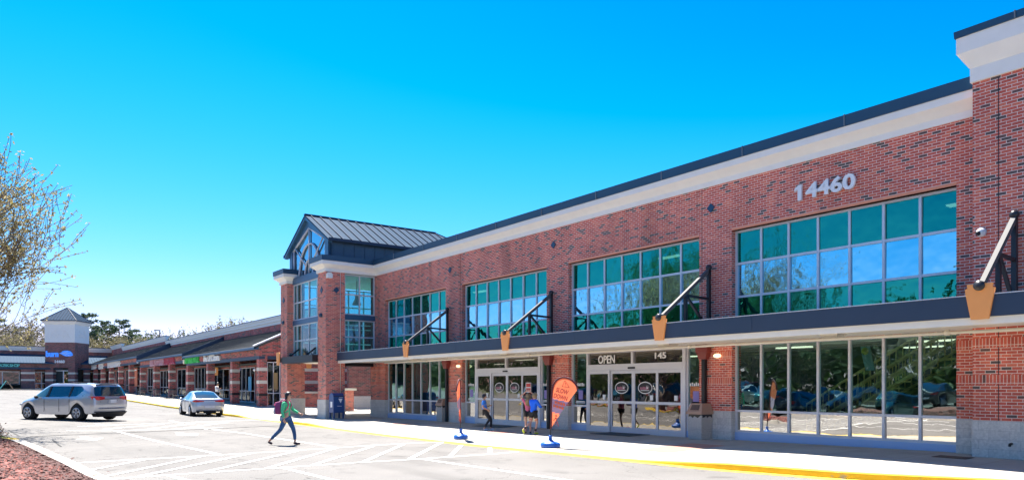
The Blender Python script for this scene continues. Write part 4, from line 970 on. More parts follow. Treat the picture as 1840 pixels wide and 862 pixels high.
for (px0, px1, py0, py1, m, lab) in ((473.5,480,675,694,'blue_banner2','tall blue poster in the shop window facing the passage'),(474,480,695,723,'cream_sheet','pale notice board under the blue poster in the end window'),(492,499.5,669,699,'tan_sheet','tan shelf display seen in the end window by the tower')):
    x0, x1 = xy(px0, 54.0), xy(px1, 54.0); z1, z0 = zat(py0, (x0+x1)/2, 54), zat(py1, (x0+x1)/2, 54); b = MB(); b.box((x0, 54.08, z0), (x1, 54.10, z1)); tag(b.build('window_poster', plain(m, {'blue_banner2':(.03,.25,.55),'cream_sheet':(.5,.46,.38),'tan_sheet':(.35,.24,.10)}[m], .6)), lab, 'poster')
# little lamps on the piers
for (px, py, X, lab) in ((457,664,FX-.08,'small round white lamp on the first brick pier of the row'),(247,650.5,FX-.08,'small round lamp under the black awning end of the row'),):
    y = yx(px, X); b = MB(); b.ball((0,0,0), .10, 12); b.lathe([(.03,.0),(.05,.1)], (0,0,0), 'X', 8); o = b.build('wall_lamp', M_WHITE); o.location = (X, y, zat(py, X, y)); tag(o, lab, 'lamp')
OWN[0] = True
# ------------------------------------------------------------------ trees
def leafy(name, col, vary, scale, k=.45):
    m = plain(name, col, .8, vary=vary, scale=scale); t = m.node_tree; b = t.nodes['Principled BSDF']; src = b.inputs['Base Color'].links[0].from_socket
    tr = t.nodes.new('ShaderNodeBsdfTranslucent'); mx = t.nodes.new('ShaderNodeMixShader'); mx.inputs[0].default_value = k; t.links.new(src, tr.inputs[0]); t.links.new(b.outputs[0], mx.inputs[1]); t.links.new(tr.outputs[0], mx.inputs[2]); t.links.new(mx.outputs[0], t.nodes['Material Output'].inputs['Surface']); return m
M_BARK = plain('grey_brown_bark', (.17,.14,.12), .9, vary=.3, scale=6)
M_BARKP = plain('pine_bark', (.15,.10,.07), .9, vary=.3, scale=2)
M_LEAF_T = leafy('young_tan_leaf', (.30,.26,.10), .4, 2.5, .4)
M_LEAF_P = leafy('pine_needles', (.055,.095,.05), .35, .5, .3)
M_LEAF_S = leafy('spring_leaf', (.17,.155,.07), .3, .6)
M_TWIG = plain('bare_twigs', (.20,.17,.15), .9, vary=.2)
M_SHRUB = plain('russet_shrub_leaf', (.13,.065,.045), .85, vary=.5, scale=4)
M_SHRUBG = plain('dull_green_leaf', (.07,.07,.035), .85, vary=.4, scale=4)
def grow(mb, tips, p, d, L_, r, lev, top, rnd, k=(3,4), ang=38, up=.12, seg=5, wob=.10):
    pts = [p.copy()]; rad = [r]; q = p.copy(); dd = d.copy(); kids = []
    for i in range(seg):
        dd = (dd + Vector((rnd.uniform(-wob,wob), rnd.uniform(-wob,wob), rnd.uniform(-wob,wob)+up*.35))).normalized()
        q = q + dd*L_/seg; pts.append(q.copy()); rad.append(max(.0105 if L_ > .2 else .004, r*(1-.72*(i+1)/seg)))
        if lev < top and i >= 1: kids.append((q.copy(), dd.copy(), i))
        if lev >= top-1: tips.append((q.copy(), dd.copy()))
    mb.tube(pts, rad, 7 if lev == 0 else (5 if lev == 1 else 3), caps=(lev == 0))
    if lev >= top: return
    n = rnd.randint(*k)
    for j in range(n):
        b, bd, i = kids[min(len(kids)-1, int(len(kids)*(j+.5)/n))]
        ax = bd.orthogonal().normalized(); ax.rotate(Matrix.Rotation(rnd.uniform(0, 6.28), 3, bd)); nd = bd.copy(); nd.rotate(Matrix.Rotation(R(ang*rnd.uniform(.7,1.25)), 3, ax)); nd.z += up; nd.normalize()
        grow(mb, tips, b, nd, L_*rnd.uniform(.55,.78), r*(1-.72*(i+1)/seg)*.75, lev+1, top, rnd, k, ang, up, max(3, seg-1), wob*1.15)
def leaves(mb, tips, n, size, spread, rnd, m=(0,), flat=.0):
    for _ in range(n):
        p, d = tips[rnd.randrange(len(tips))]; c = p + Vector((rnd.gauss(0,spread), rnd.gauss(0,spread), rnd.gauss(0,spread)))
        a = Vector((rnd.uniform(-1,1), rnd.uniform(-1,1), rnd.uniform(-1,1)*(1-flat))).normalized(); b = a.orthogonal().normalized(); b.rotate(Matrix.Rotation(rnd.uniform(0,6.28), 3, a)); s = size*rnd.uniform(.6,1.3)
        mb.face([c-a*s, c+b*s*.45, c+a*s, c-b*s*.45], m[rnd.randrange(len(m))])
def near_tree(name, label, loc, seed, H=6.5, nleaf=42000, group=None, spread=.045, lsize=.062, RT=6.2, HT=11.9):
    rnd = random.Random(seed); t = thing(name, label, 'tree', loc, group=group); b = MB(); tips = []
    b.tube([(0,0,-.1),(0.02,0,.8),(0,.03,1.7)], [.21,.16,.15], 10)
    for i in range(9):
        a = 6.28*i/9 + rnd.uniform(-.25,.25); el = R((38,60,76)[i % 3] + rnd.uniform(-5,5)); d = Vector((math.cos(a)*math.cos(el), math.sin(a)*math.cos(el), math.sin(el)))
        grow(b, tips, Vector((0,0,1.35+.25*(i % 3))), d, H*(.58 if i % 3 == 0 else .66), .085, 0, 3, rnd, k=(6,7), ang=33, up=.10, seg=7, wob=.09)
    r_ = sorted(math.hypot(p.x, p.y) for p, _ in tips)[int(len(tips)*.985)]; h_ = sorted(p.z for p, _ in tips)[-6]; kx, kz = RT/r_, (HT-1.6)/(h_-1.6)
    fz = lambda z: z if z < 1.6 else 1.6 + (z-1.6)*kz
    fx = lambda z: lerp(1, kx, clamp((z-1.2)/1.5))
    b.v = [(x*fx(z), y*fx(z), fz(z)) for x, y, z in b.v]; tips = [(Vector((p.x*fx(p.z), p.y*fx(p.z), fz(p.z))), d) for p, d in tips]
    b.build('trunk', M_BARK, t); l = MB(); leaves(l, tips, nleaf, lsize, spread, rnd, (0,0,1)); l.build('crown', [M_LEAF_T, leafy('pale_bud', (.40,.35,.19), .2, 3, .4)], t); return t
M_FOLI = None
near_tree('flowering_tree', 'broad spring tree with small tan leaves leaning in from the left edge', (-1.35, 34.6, road_z(-1.35,34.6)+.1), 3)
def pine(rnd, t):
    b = MB(); l = MB(); H = 20; b.tube([(0,0,-.3),(.1,0,7),(.3,.1,14),(.2,.2,19)], [.32,.27,.19,.06], 8); tips = []
    for i in range(34):
        h = 9.0 + 10.5*(i/34)**.9; a = rnd.uniform(0,6.28); ln = (3.8*(1-((h-12.5)/8.5)**2*.75)+.5)*rnd.uniform(.65,1.1); 
        e = Vector((.2+math.cos(a)*ln, .1+math.sin(a)*ln, h+rnd.uniform(.2,1.2))); b.tube([(.2,.1,h), tuple(Vector((.2,.1,h)).lerp(e,.6)+Vector((0,0,.15))), e], [.07,.045,.02], 4)
        for k in range(3): tips.append((Vector((.2,.1,h)).lerp(e, .55+.22*k) + Vector((rnd.uniform(-.4,.4), rnd.uniform(-.4,.4), .2)), e))
    for c, _ in tips:
        for k in range(24):
            v = Vector((rnd.gauss(0,.42), rnd.gauss(0,.42), rnd.gauss(0,.24))); leaves(l, [(c+v, None)], 1, .36, .05, rnd, (0,0,1))
    b.build('trunk', M_BARKP, t, ); l.build('crown', [M_LEAF_P, plain('light_needles', (.09,.125,.06), .85)], t)
def spring(rnd, t, m1, m2, nl, bare=False):
    b = MB(); l = MB(); tips = []; b.tube([(0,0,-.3),(0,0,2),(.1,0,3.2)], [.25,.2,.18], 8)
    for i in range(8):
        a = 6.28*i/8 + rnd.uniform(-.3,.3); el = R(rnd.uniform(35,80)); grow(b, tips, Vector((0,0,2.4+.2*i)), Vector((math.cos(a)*math.cos(el), math.sin(a)*math.cos(el), math.sin(el))), 6.2, .10, 0, 3, rnd, k=(3,4), ang=36, up=.12, seg=5)
    b.build('trunk', M_TWIG if bare else M_BARK, t); leaves(l, tips, nl, .26, .26, rnd, (0,1)); l.build('crown', [m1, m2], t)
M_LG = leafy('mid_green_leaf', (.085,.12,.045), .35, .7, .3)
PROTO = {}; TOPZ = {}
def bgtree(kind, label, px, py, Y, group='trees behind the shops', wide=1.0):
    X = xy(px, Y); z0 = road_z(X, min(Y,160)) ; top = zat(py, X, Y)
    if kind not in PROTO:
        t = thing({'pine':'pine_tree','spring':'spring_tree','green':'leafy_tree','bare':'bare_tree'}[kind], label, 'tree'); rnd = random.Random(len(kind)*5+1)
        if kind == 'pine': pine(rnd, t)
        elif kind == 'spring': spring(rnd, t, M_LEAF_S, leafy('grey_tan_bud', (.17,.145,.09), .3, .6), 4600)
        elif kind == 'green': spring(rnd, t, M_LG, M_LEAF_P, 8000)
        else: spring(rnd, t, M_LEAF_S, M_TWIG, 2200, True)
        PROTO[kind] = t; TOPZ[kind] = sorted(v.co.z for c in t.children if c.name.startswith('crown') for v in c.data.vertices)[-12]
    else: t = copy_tree(PROTO[kind])
    s = max(.2, (top - z0)/TOPZ[kind]); tag(t, label, 'tree', group); t.location = (X, Y, z0); t.scale = (s*wide, s*wide, s); t.rotation_euler = (0,0,random.uniform(0,6.28)); return t
BG = [('pine','tall pine showing just right of the pyramid roof',152,561,196,1.0),('pine','slim pine in the gap beside the white stucco tower',181,575,205,.9),('pine','tallest broad pine between the far tower and the row',212,573,200,1.15),('pine','small pine right of the broad one',236,590,222,.9),
 ('spring','tan spring tree low in front of the slim pine',190,600,178,1.25),('spring','tan spring tree low in front of the broad pine',222,597,180,1.3),('spring','yellowish spring tree at the right end of the pine group',247,603,186,1.2),
 ('green','round green tree behind the lamp post over the row',270,594,190,1.15),('bare','thin bare tree right of the lamp post over the row',301,589,190,1.0),('green','small green treetop over the row roof step',326,593,198,.8),('green','tiny green treetop left of the tan grove',347,600,205,.8),
 ('bare','bare tan tree at the left of the grove above the row roof',392,580,150,1.0),('spring','fullest tan tree of the grove above the row roof',414,568,150,1.1),('bare','twiggy tree at the right of the grove above the row roof',437,571,152,1.0),
 ('bare','tall bare tree beside the left edge of the far tower',74,562,190,1.0),('bare','bare tree in the thicket behind the corner building',50,578,185,1.2),('bare','bare tree in the thicket behind the corner building',22,572,192,1.2),('bare','bare tree in the thicket behind the corner building',-5,574,188,1.2),
 ('pine','dark pine in the thicket left of the far tower',38,586,215,.9),('spring','low spring tree right behind the corner building roof',12,598,175,1.3),('spring','low tan tree behind the roof next to the far tower',60,604,178,1.2),('pine','pine behind the left edge thicket',-12,570,215,1.0)]
for k, lab, px, py, Y, wd in BG: bgtree(k, lab, px, py, Y, 'bare trees in the thicket' if 'in the thicket behind' in lab else None, wd)
for o in list(scene.objects):
    if o.get('group') is None and 'group' in o: del o['group']
# wooded edge beyond the parking lot on the camera's other side: the store windows mirror it
for i, (X, Y, k) in enumerate([(-34,2,'green'),(-32,14,'green'),(-36,24,'green'),(-33,36,'green'),(-37,46,'green'),(-34,58,'green'),(-40,70,'pine'),(-38,-12,'green'),(-41,-28,'pine'),(-44,10,'pine'),(-46,32,'pine'),(-45,50,'green'),(-48,84,'pine'),(-36,94,'green'),(-50,-50,'pine'),(-44,66,'green'),(-52,104,'green'),(-42,20,'green'),(-39,41,'green'),(-36,-2,'green'),(-30,8,'bare'),(-30,30,'bare'),(-31,50,'bare'),(-38,8,'green'),(-38,30,'green'),(-40,60,'green'),(-36,76,'green'),(-37,86,'green')]):
    t = copy_tree(PROTO[k]); tag(t, 'tree at the wooded edge of the lot, mirrored in the store windows', 'tree', 'trees mirrored in the store windows'); s = {'pine':11.5,'green':10.0}.get(k, 9.0)/TOPZ[k]*random.uniform(.85,1.1); t.location = (X, Y, road_z(X, Y)); t.scale = (s*1.35,s*1.35,s); t.rotation_euler = (0,0,random.uniform(0,6.28))
fw_ = MB(); rnd_ = random.Random(4)
for _ in range(26000):      # the wood beyond the lot reads as one mass
    y = rnd_.uniform(-130, 190); d = rnd_.random(); top = 6.2 + 1.8*math.sin(y*.11) + 1.2*math.sin(y*.37+1) + rnd_.uniform(-1.2,1.4); x = -47 - 9*d; c = Vector((x, y, road_z(x, min(y,160)) + max(.2, top*rnd_.random()**.8))); a = Vector((rnd_.uniform(-1,1), rnd_.uniform(-1,1), rnd_.uniform(-1,1))).normalized(); e = a.orthogonal().normalized(); q = rnd_.uniform(.3,.7)
    fw_.face([c-a*q, c+e*q*.6, c+a*q, c-e*q*.6], rnd_.randrange(3) % 2)
tag(fw_.build('far_wood', [M_LG, M_LEAF_P]), 'dark leafy wood beyond the lot, mirrored in the store windows', 'wood', kind='stuff')
near_tree('flowering_tree', 'spring tree on the planted island, mirrored in the upper store windows', (-9.5, 33, .2), 11, nleaf=20000, RT=5.2, HT=12.6)
# shrubs at the left edge
def shrub(label, loc, r, seed, n=1500):
    rnd = random.Random(seed); t = thing('shrub', label, 'shrub', loc); b = MB(); tips = []
    for i in range(26):
        a = rnd.uniform(0,6.28); el = R(rnd.uniform(25,85)); grow(b, tips, Vector((rnd.uniform(-.1,.1),rnd.uniform(-.1,.1),0)), Vector((math.cos(a)*math.cos(el), math.sin(a)*math.cos(el), math.sin(el))), r, .012, 1, 2, rnd, k=(3,4), ang=35, up=.05, seg=4)
    b.build('stem', M_BARK, t); l = MB(); leaves(l, tips, n, .035, .05, rnd, (0,1,0)); l.build('foliage', [M_SHRUB, M_SHRUBG], t)
shrub('russet twiggy shrub at the edge of the red mulch by the left edge', (.22, 25.8, .12), .50, 2, 4200)
OWN[0] = False
lp = thing('street_lamp', 'thin lamp post showing above the row roof among the trees', 'lamp', (xy(287,160), 160, 1.2)); b = MB(); X = xy(287,160); b.tube([(X,160,1.2),(X,160,zat(593.5,X,160))], .09, 6); b.build('pole', M_BLACK, lp); b = MB(); b.box((X-1.0,159.8,zat(594,X,160)),(X+.1,160.2,zat(592.5,X,160))); b.build('lamp_head', M_BLACK, lp)

OWN[0] = True
# ------------------------------------------------------------------ street furniture
# teardrop flags
def cloth(name, col):
    m = plain(name, col, .75, vary=.05); t = m.node_tree; b = t.nodes['Principled BSDF']; src = b.inputs['Base Color'].links[0].from_socket
    tr = t.nodes.new('ShaderNodeBsdfTranslucent'); mx = t.nodes.new('ShaderNodeMixShader'); mx.inputs[0].default_value = .5; t.links.new(src, tr.inputs[0]); t.links.new(b.outputs[0], mx.inputs[1]); t.links.new(tr.outputs[0], mx.inputs[2]); t.links.new(mx.outputs[0], t.nodes['Material Output'].inputs['Surface']); return m
M_FORANGE = cloth('orange_flag_cloth', (.95,.235,.115)); M_FBAND = plain('lilac_flag_band', (.42,.26,.40), .75); M_FHEM = plain('dark_red_hem', (.10,.02,.03), .8); M_FINK = plain('dark_red_ink', (.40,.035,.05), .7); M_BASEB = plain('blue_plastic', (.012,.11,.46), .35, vary=.05)
def flag(label, loc, rz, lean=0.0, loose=.08):
    t = thing('teardrop_flag', label, 'flag', loc, rz); rot = Matrix.Rotation(lean, 4, 'Y')
    b = MB(); b.lathe([(0,.0),(.27,.0),(.29,.03),(.29,.10),(.25,.135),(.12,.17),(.055,.22),(.05,.27),(.035,.29),(.035,.34),(0,.34)], (0,0,0), 'Z', 24)
    for v in b.v: pass
    b.v = [(x*1.0 if abs(x) < .2 else x*1.0, y*.82, z) for x, y, z in b.v]; b.tube([(-.04,0,.30),(.04,0,.30)], .05, 8); b.build('base', M_BASEB, t)
    E_ = [(0.0,.34),(.0,.62),(.004,1.13),(.02,1.51),(.065,1.78),(.17,1.935),(.34,2.0),(.54,1.965),(.71,1.83),(.775,1.68)]
    def W(u, v, w=0): 
        w2 = w + loose*math.sin(min(1,max(0,u/.75))*2.6)*max(0,(v-.5))*.35*math.sin(v*4+.4); p = rot @ Vector((u, w2, v-.3)); return (p.x, p.y, p.z+.3)
    b = MB(); b.tube([W(u,v) for u, v in E_], [.016,.014,.012,.011,.010,.009,.008,.007,.006,.005], 6); b.build('pole', M_BLACK, t)
    left = [(.012,.53),(.012,.85),(.014,1.13),(.022,1.35),(.032,1.51),(.05,1.66),(.085,1.78),(.13,1.865),(.19,1.93),(.26,1.97),(.34,1.99),(.44,1.985),(.54,1.955),(.63,1.90),(.71,1.82),(.76,1.73),(.778,1.64)]
    b = MB(); N_ = 8
    def edge(v): return .012 + .766*((v-.53)/(1.64-.53))**1.06
    vs = [.53+1.46*i/40 for i in range(41)]
    def lft(v):
        for (u0,v0),(u1,v1) in zip(left[:11], left[1:11]):
            if v0 <= v <= v1: return lerp(u0,u1,(v-v0)/(v1-v0))
        return .34
    def rgt(v):
        if v <= 1.64: return edge(v)
        for (u0,v0),(u1,v1) in zip(left[10:], left[11:]):
            if v1 <= v <= v0: return lerp(u1,u0,(v-v1)/(v0-v1))
        return .34
    for v0, v1 in zip(vs, vs[1:]):
        for k in range(N_):
            def P(v, k): return W(lerp(lft(v), max(lft(v), rgt(v)), k/N_), v)
            um = lerp(lft(v0), rgt(v0), (k+.5)/N_); vm = (v0+v1)/2 + (um)*.28
            m = 1 if 1.02 < vm < 1.42 else 0
            if k == 0 and v0 > .9: m = m
            b.face([P(v0,k), P(v0,k+1), P(v1,k+1), P(v1,k)], m, True)
    fl = b.build('flag', [M_FORANGE, M_FBAND], t)
    b = MB(); b.tube([W(u+.006,v) for u, v in left], .027, 6); b.build('hem', M_FHEM, fl)
    tilt = Matrix.Rotation(R(15), 4, 'Y')
    def put(body, u, v, w, h, m, nm='lettering'):
        me = text_mesh(body, w=w, h=h, depth=.004, bold=.015); me.transform(FACE_S); me.transform(tilt)
        for q in me.vertices: q.co = W(u+q.co.x, v+q.co.z, -.012+q.co.y)
        me.materials.append(m); link(nm, me, fl, True)
    put('SLOW', .345, 1.60, .36, .13, M_FINK); put('DOWN', .30, 1.43, .40, .13, M_FINK)
    b = MB()
    def ln(p, q, r=.007): b.tube([W(p[0],p[1],-.014), W(q[0],q[1],-.014)], r, 4)
    A_, B_, C_ = (.42,1.90),(.34,1.73),(.545,1.70); ln(A_,B_); ln(B_,C_); ln(C_,A_); ln((.43,1.84),(.436,1.77),.009); ln((.438,1.745),(.439,1.735),.01)
    for (p, q) in (((.155,.86),(.20,.73)),((.20,.73),(.13,.64)),((.20,.73),(.24,.60)),((.155,.83),(.09,.76)),((.16,.83),(.25,.82))): ln(p, q, .010)
    b.ball(W(.17,.90,-.014), .025, 8)
    for k in range(2):
        for n in range(4): # two short rows of block lettering on the lilac band, unreadable in the photograph
            u = .13+.08*n-.04*k; v = 1.255-.022*n-.10*k; b.face([W(u,v,-.012),W(u+.06,v-.016,-.012),W(u+.06,v+.06,-.012),W(u,v+.075,-.012)], 1)
    b.build('print', [M_FINK, M_FORANGE], fl); return t
x, y, z = ground_at(989, 803, walk_z); flag('orange SLOW DOWN teardrop flag turned broadside beside the OPEN doors', (x, y, z+.002), math.atan2(-.79,.61))
x, y, z = ground_at(828, 788, walk_z); vd = ray(828); flag('orange teardrop flag seen edge on and leaning left near the first doors', (x, y, z+.002), math.atan2(-math.cos(vd+.17), -math.sin(vd+.17)), lean=R(4))
# litter bins
M_PEB = plain('pebble_aggregate', (.46,.42,.38), .9, vary=.7, scale=45, bump=.8, bscale=55); M_HOOD = plain('brown_hood', (.40,.25,.175), .5); M_BAG = plain('black_bag', (.012,.012,.014), .3)
def bin_(label, px, py, s=1.0):
    x, y, z = ground_at(px, py, walk_z); x += .25*CA*0; t = thing('litter_bin', label, 'bin', (x+.15, y+.12, z), group='pebble litter bins', scale=s)
    b = MB(); w = .27; b.hexa([(-w+.02,-w+.02,0),(w-.02,-w+.02,0),(w-.02,w-.02,0),(-w+.02,w-.02,0),(-w,-w,.74),(w,-w,.74),(w,w,.74),(-w,w,.74)]); b.build('body', M_PEB, t, ) 
    b = MB(); n = 28; pr = []
    for k in range(n):
        a = 6.28*k/n; q = .275/max(abs(math.cos(a)),abs(math.sin(a))); pr.append((q*math.cos(a), q*math.sin(a), .69+.035*math.sin(k*2.3)))
    for k in range(n):
        p, q = pr[k], pr[(k+1)%n]; b.face([p, q, (q[0]*1.01,q[1]*1.01,.78), (p[0]*1.01,p[1]*1.01,.78)])
    b.build('bag', M_BAG, t)
    b = MB(); w = .30; b.box((-w,-w,.77),(w,w,.85)); b.hexa([(-w+.02,-w+.02,.85),(w-.02,-w+.02,.85),(w-.02,w-.02,.85),(-w+.02,w-.02,.85),(-.17,-.22,1.10),(.22,-.22,1.10),(.22,.22,1.10),(-.17,.22,1.10)])
    h = b.build('hood', M_HOOD, t); b = MB(); b.hexa([(-.282,-.16,.90),(-.27,-.16,.90),(-.27,.16,.90),(-.282,.16,.90),(-.20,-.15,1.06),(-.19,-.15,1.06),(-.19,.15,1.06),(-.20,.15,1.06)]); b.build('flap', plain('dark_flap', (.10,.06,.045), .5), h)
bin_('pebble litter bin with a brown hood and black bag right of the OPEN doors', 1258, 789, 1.0)
bin_('pebble litter bin with a brown hood by the window left of the edge on flag', 795, 757, 1.0)
# mail collection box
mb_ = thing('mailbox', 'blue round topped mail collection box against the brick tower pier', 'mailbox', (15.9, 37.12, walk_z(15.9,37.1)))
M_MAIL = plain('mailbox_blue', (.018,.065,.22), .4, vary=.08); b = MB()
prof = [(-.30,.34),(.30,.34),(.30,1.12)] + [(.30*math.cos(t), 1.12+.26*math.sin(t)) for t in [math.pi*k/12 for k in range(1,12)]] + [(-.30,1.12)]
b.prism([(-.30, y, z) for y, z in prof], (.60,0,0)); bo = b.build('body', M_MAIL, mb_)
for sx in (-.26,.26):
    for sy in (-.26,.26): b = MB(); b.box((sx-.035, sy-.035, .02), (sx+.035, sy+.035, .345)); b.box((sx-.06, sy-.06, 0), (sx+.06, sy+.06, .02)); b.build('leg', M_MAIL, mb_)
b = MB(); b.prism([(-.03,-.303,1.08),(.20,-.303,1.08),(.10,-.303,.84)], (0,-.004,0)); b.box((-.09,-.307,.68),(.16,-.303,.70)); b.box((.02,-.308,1.14),(.22,-.303,1.155)); b.build('emblem', M_WHITE, bo)
b = MB(); b.box((-.307,-.15,.62),(-.303,.10,.92)); b.build('collection_label', M_WHITE, bo); b = MB(); b.box((-.31,-.315,1.19),(.31,-.29,1.22)); b.build('slot_handle', M_BLACK, bo)
b = MB(); b.box((-.40,-.42,.004),(.42,.36,.035)); b.build('pad', M_CONC, mb_)
# door mats and cover plate
for lab, px, py in (('dark mat in front of the OPEN doors', 1113, 779.5), ('dark mat in front of the doors behind the boy in black trousers', 888, 765.5)):
    x, y, z = ground_at(px, py, walk_z); b = MB(); 
    b.hexa([(x+u, y+v, walk_z(x+u,y+v)+w_) for w_ in (.006,.018) for u, v in ((-.5,-.95),(.5,-.95),(.5,.95),(-.5,.95))]); o = b.build('door_mat', M_BLACK); tag(o, lab, 'mat')
x, y, z = ground_at(1712, 821, walk_z); b = MB(); b.hexa([(x+u, y+v, walk_z(x+u,y+v)+w_) for w_ in (.004,.012) for u, v in ((-.22,-.35),(.22,-.35),(.22,.35),(-.22,.35))]); tag(b.build('cover_plate', plain('rusty_plate', (.09,.06,.045), .8, vary=.3)), 'rusty cover plate set in the walk under the near window', 'cover plate')
# patio set in front of the row
M_CHAIR = plain('grey_metal_chair', (.20,.19,.18), .4, .5); M_TABLE = plain('dark_metal_table', (.05,.05,.055), .45, .4)
def chair_proto():
    t = thing('patio_chair', 'x', 'chair'); b = MB(); b.box((-.22,-.22,.43),(.22,.22,.46)); b.build('seat', M_CHAIR, t, )
    b = MB(); 
    for k in range(5): b.beam((-.2+.1*k,.22,.46),(-.2+.1*k,.28,.86),.03,.02)
    b.beam((-.23,.28,.87),(.23,.28,.87),.04,.05); b.build('backrest', M_CHAIR, t)
    for sx in (-.2,.2):
        for sy in (-.2,.2): b = MB(); b.beam((sx,sy,.43),(sx*1.08,sy*1.08,0),.03,.03); b.build('leg', M_CHAIR, t)
    return t
def table_proto():
    t = thing('patio_table', 'x', 'table'); b = MB(); b.lathe([(0,.71),(.45,.71),(.45,.74),(0,.74)], (0,0,0), 'Z', 20); b.build('table_top', M_TABLE, t); b = MB(); b.tube([(0,0,.71),(0,0,.03)], .035, 8); b.lathe([(0,.0),(.28,.0),(.26,.03),(0,.04)], (0,0,0), 'Z', 16); b.build('pedestal', M_TABLE, t); return t
cp_, tp_ = chair_proto(), table_proto()
labs = ['patio table between the first and second dark windows past the sedan','patio table in front of the narrow window of the row','patio table beside the striped pier left of the sedan','patio table nearest the sedan','patio table at the far end of the patio by the red poster']
spots = [(16.2,79.5),(16.0,86.5),(16.2,72.0),(15.9,66.5),(16.3,95.5)]
for i, (x, y) in enumerate(spots):
    o = tp_ if i == 0 else copy_tree(tp_); o.location = (x, y, walk_z(x,y)); tag(o, labs[i], 'table', 'patio tables')
    for k, a in enumerate((.6, 2.6, 4.5)[:3 if i < 4 else 2]):
        c = cp_ if (i == 0 and k == 0) else copy_tree(cp_); cx_, cy_ = x+.75*math.sin(a), y-.75*math.cos(a); c.location = (cx_, cy_, walk_z(cx_, cy_)); c.rotation_euler = (0,0,math.atan2(cy_-y, cx_-x)-math.pi/2)
        tag(c, 'grey chair at the ' + labs[i].replace('patio table ', 'table ').replace('the first and second dark windows', 'dark windows'), 'chair', 'patio chairs %s' % ('near the sedan' if i in (2,3) else 'further up the row'))
# folding sign board far left
OWN[0] = False
x = xy(12, 136.2); z = 1.33; t = thing('sandwich_board', 'teal and tan folding sign board on the walk at the far left', 'sign board', (x, 136.2, z)); b = MB(); b.hexa([(x-.9,136,z),(x-.78,136,z),(x-.78,136.8,z),(x-.9,136.8,z),(x-.06,136,z+1.3),(x+.06,136,z+1.3),(x+.06,136.8,z+1.3),(x-.06,136.8,z+1.3)]); b.build('board', plain('teal_board', (.10,.42,.40), .6), t)
b = MB(); b.hexa([(x+.78,136,z),(x+.9,136,z),(x+.9,136.8,z),(x+.78,136.8,z),(x-.055,136,z+1.3),(x+.07,136,z+1.3),(x+.07,136.8,z+1.3),(x-.055,136.8,z+1.3)]); b.build('board', plain('tan_board', (.42,.28,.17), .6), t)
OWN[0] = True
# ------------------------------------------------------------------ cars
def paint(name, col):
    m, t, b, N, L = nodes_of(name); b.inputs['Base Color'].default_value = (*col, 1); b.inputs['Metallic'].default_value = .55; b.inputs['Roughness'].default_value = .30; b.inputs['Coat Weight'].default_value = 1.0; b.inputs['Coat Roughness'].default_value = .03
    n = N('ShaderNodeTexNoise'); n.inputs['Scale'].default_value = 4; tc = N('ShaderNodeTexCoord'); L(tc.outputs['Object'], n.inputs['Vector'])
    mr = N('ShaderNodeMapRange'); mr.inputs[3].default_value = .24; mr.inputs[4].default_value = .36; L(n.outputs['Fac'], mr.inputs[0]); L(mr.outputs[0], b.inputs['Roughness']); return m
M_SILVER = paint('silver_paint', (.46,.48,.53)); M_SILVER2 = paint('pale_silver_paint', (.44,.47,.53))
M_CGLASS = plain('car_glass', (.012,.03,.045), .03, .0, vary=.0, coat=1.0); M_FGLASS = plain('clear_car_glass', (.10,.20,.20), .04, .0, vary=.2, coat=1.0); M_TYRE = plain('tyre_rubber', (.018,.018,.018), .85); M_RIM = plain('alloy_rim', (.62,.62,.63), .35, .4)
M_TAIL = plain('red_tail_light', (.50,.012,.018), .15, coat=1.0); M_PLATE = plain('licence_plate', (.62,.64,.68), .5); M_CHROME = plain('chrome', (.6,.6,.6), .12, 1.0); M_UNDER = plain('black_plastic', (.02,.02,.022), .6); M_LAMP = plain('head_light', (.6,.62,.65), .1, .3, coat=1.0)
def cage(root, ST, region, mats, order):
    sets = {}
    for i in range(len(ST)-1):
        for j in range(len(ST[0])-1):
            r = region(i, j)
            for s in (1, -1):
                q = [ST[i][j], ST[i][j+1], ST[i+1][j+1], ST[i+1][j]]; q = [(x*s, y, z) for x, y, z in q]
                if s > 0: q = q[::-1]
                sets.setdefault((r, s) if r in ('side_window','front_window') else (r, 0), []).append(q)
    out = {}
    for r, s in [(r, s) for r in order for s in (0, 1, -1)]:
        if (r, s) not in sets: continue
        idx = {}; V = []; F = []
        for q in sets[(r, s)]:
            f = []
            for p in q:
                k = tuple(round(c, 4) for c in p)
                if k[0] == 0: k = (0.0, k[1], k[2])
                if k not in idx: idx[k] = len(V); V.append(p)
                if idx[k] not in f: f.append(idx[k])
            if len(f) >= 3: F.append(f)
        me = bpy.data.meshes.new(r); me.from_pydata(V, [], F); me.materials.append(mats[r]); me.polygons.foreach_set('use_smooth', [True]*len(F)); me.update()
        par = root if (r == 'body' or 'body' not in out) else out['body']
        o = link(r, me, par, True); m0 = o.modifiers.new('split', 'SUBSURF'); m0.subdivision_type = 'SIMPLE'; m0.levels = 1; m0.render_levels = 1; md = o.modifiers.new('smooth', 'SUBSURF'); md.levels = 2; md.render_levels = 2; out[r] = o
    return out
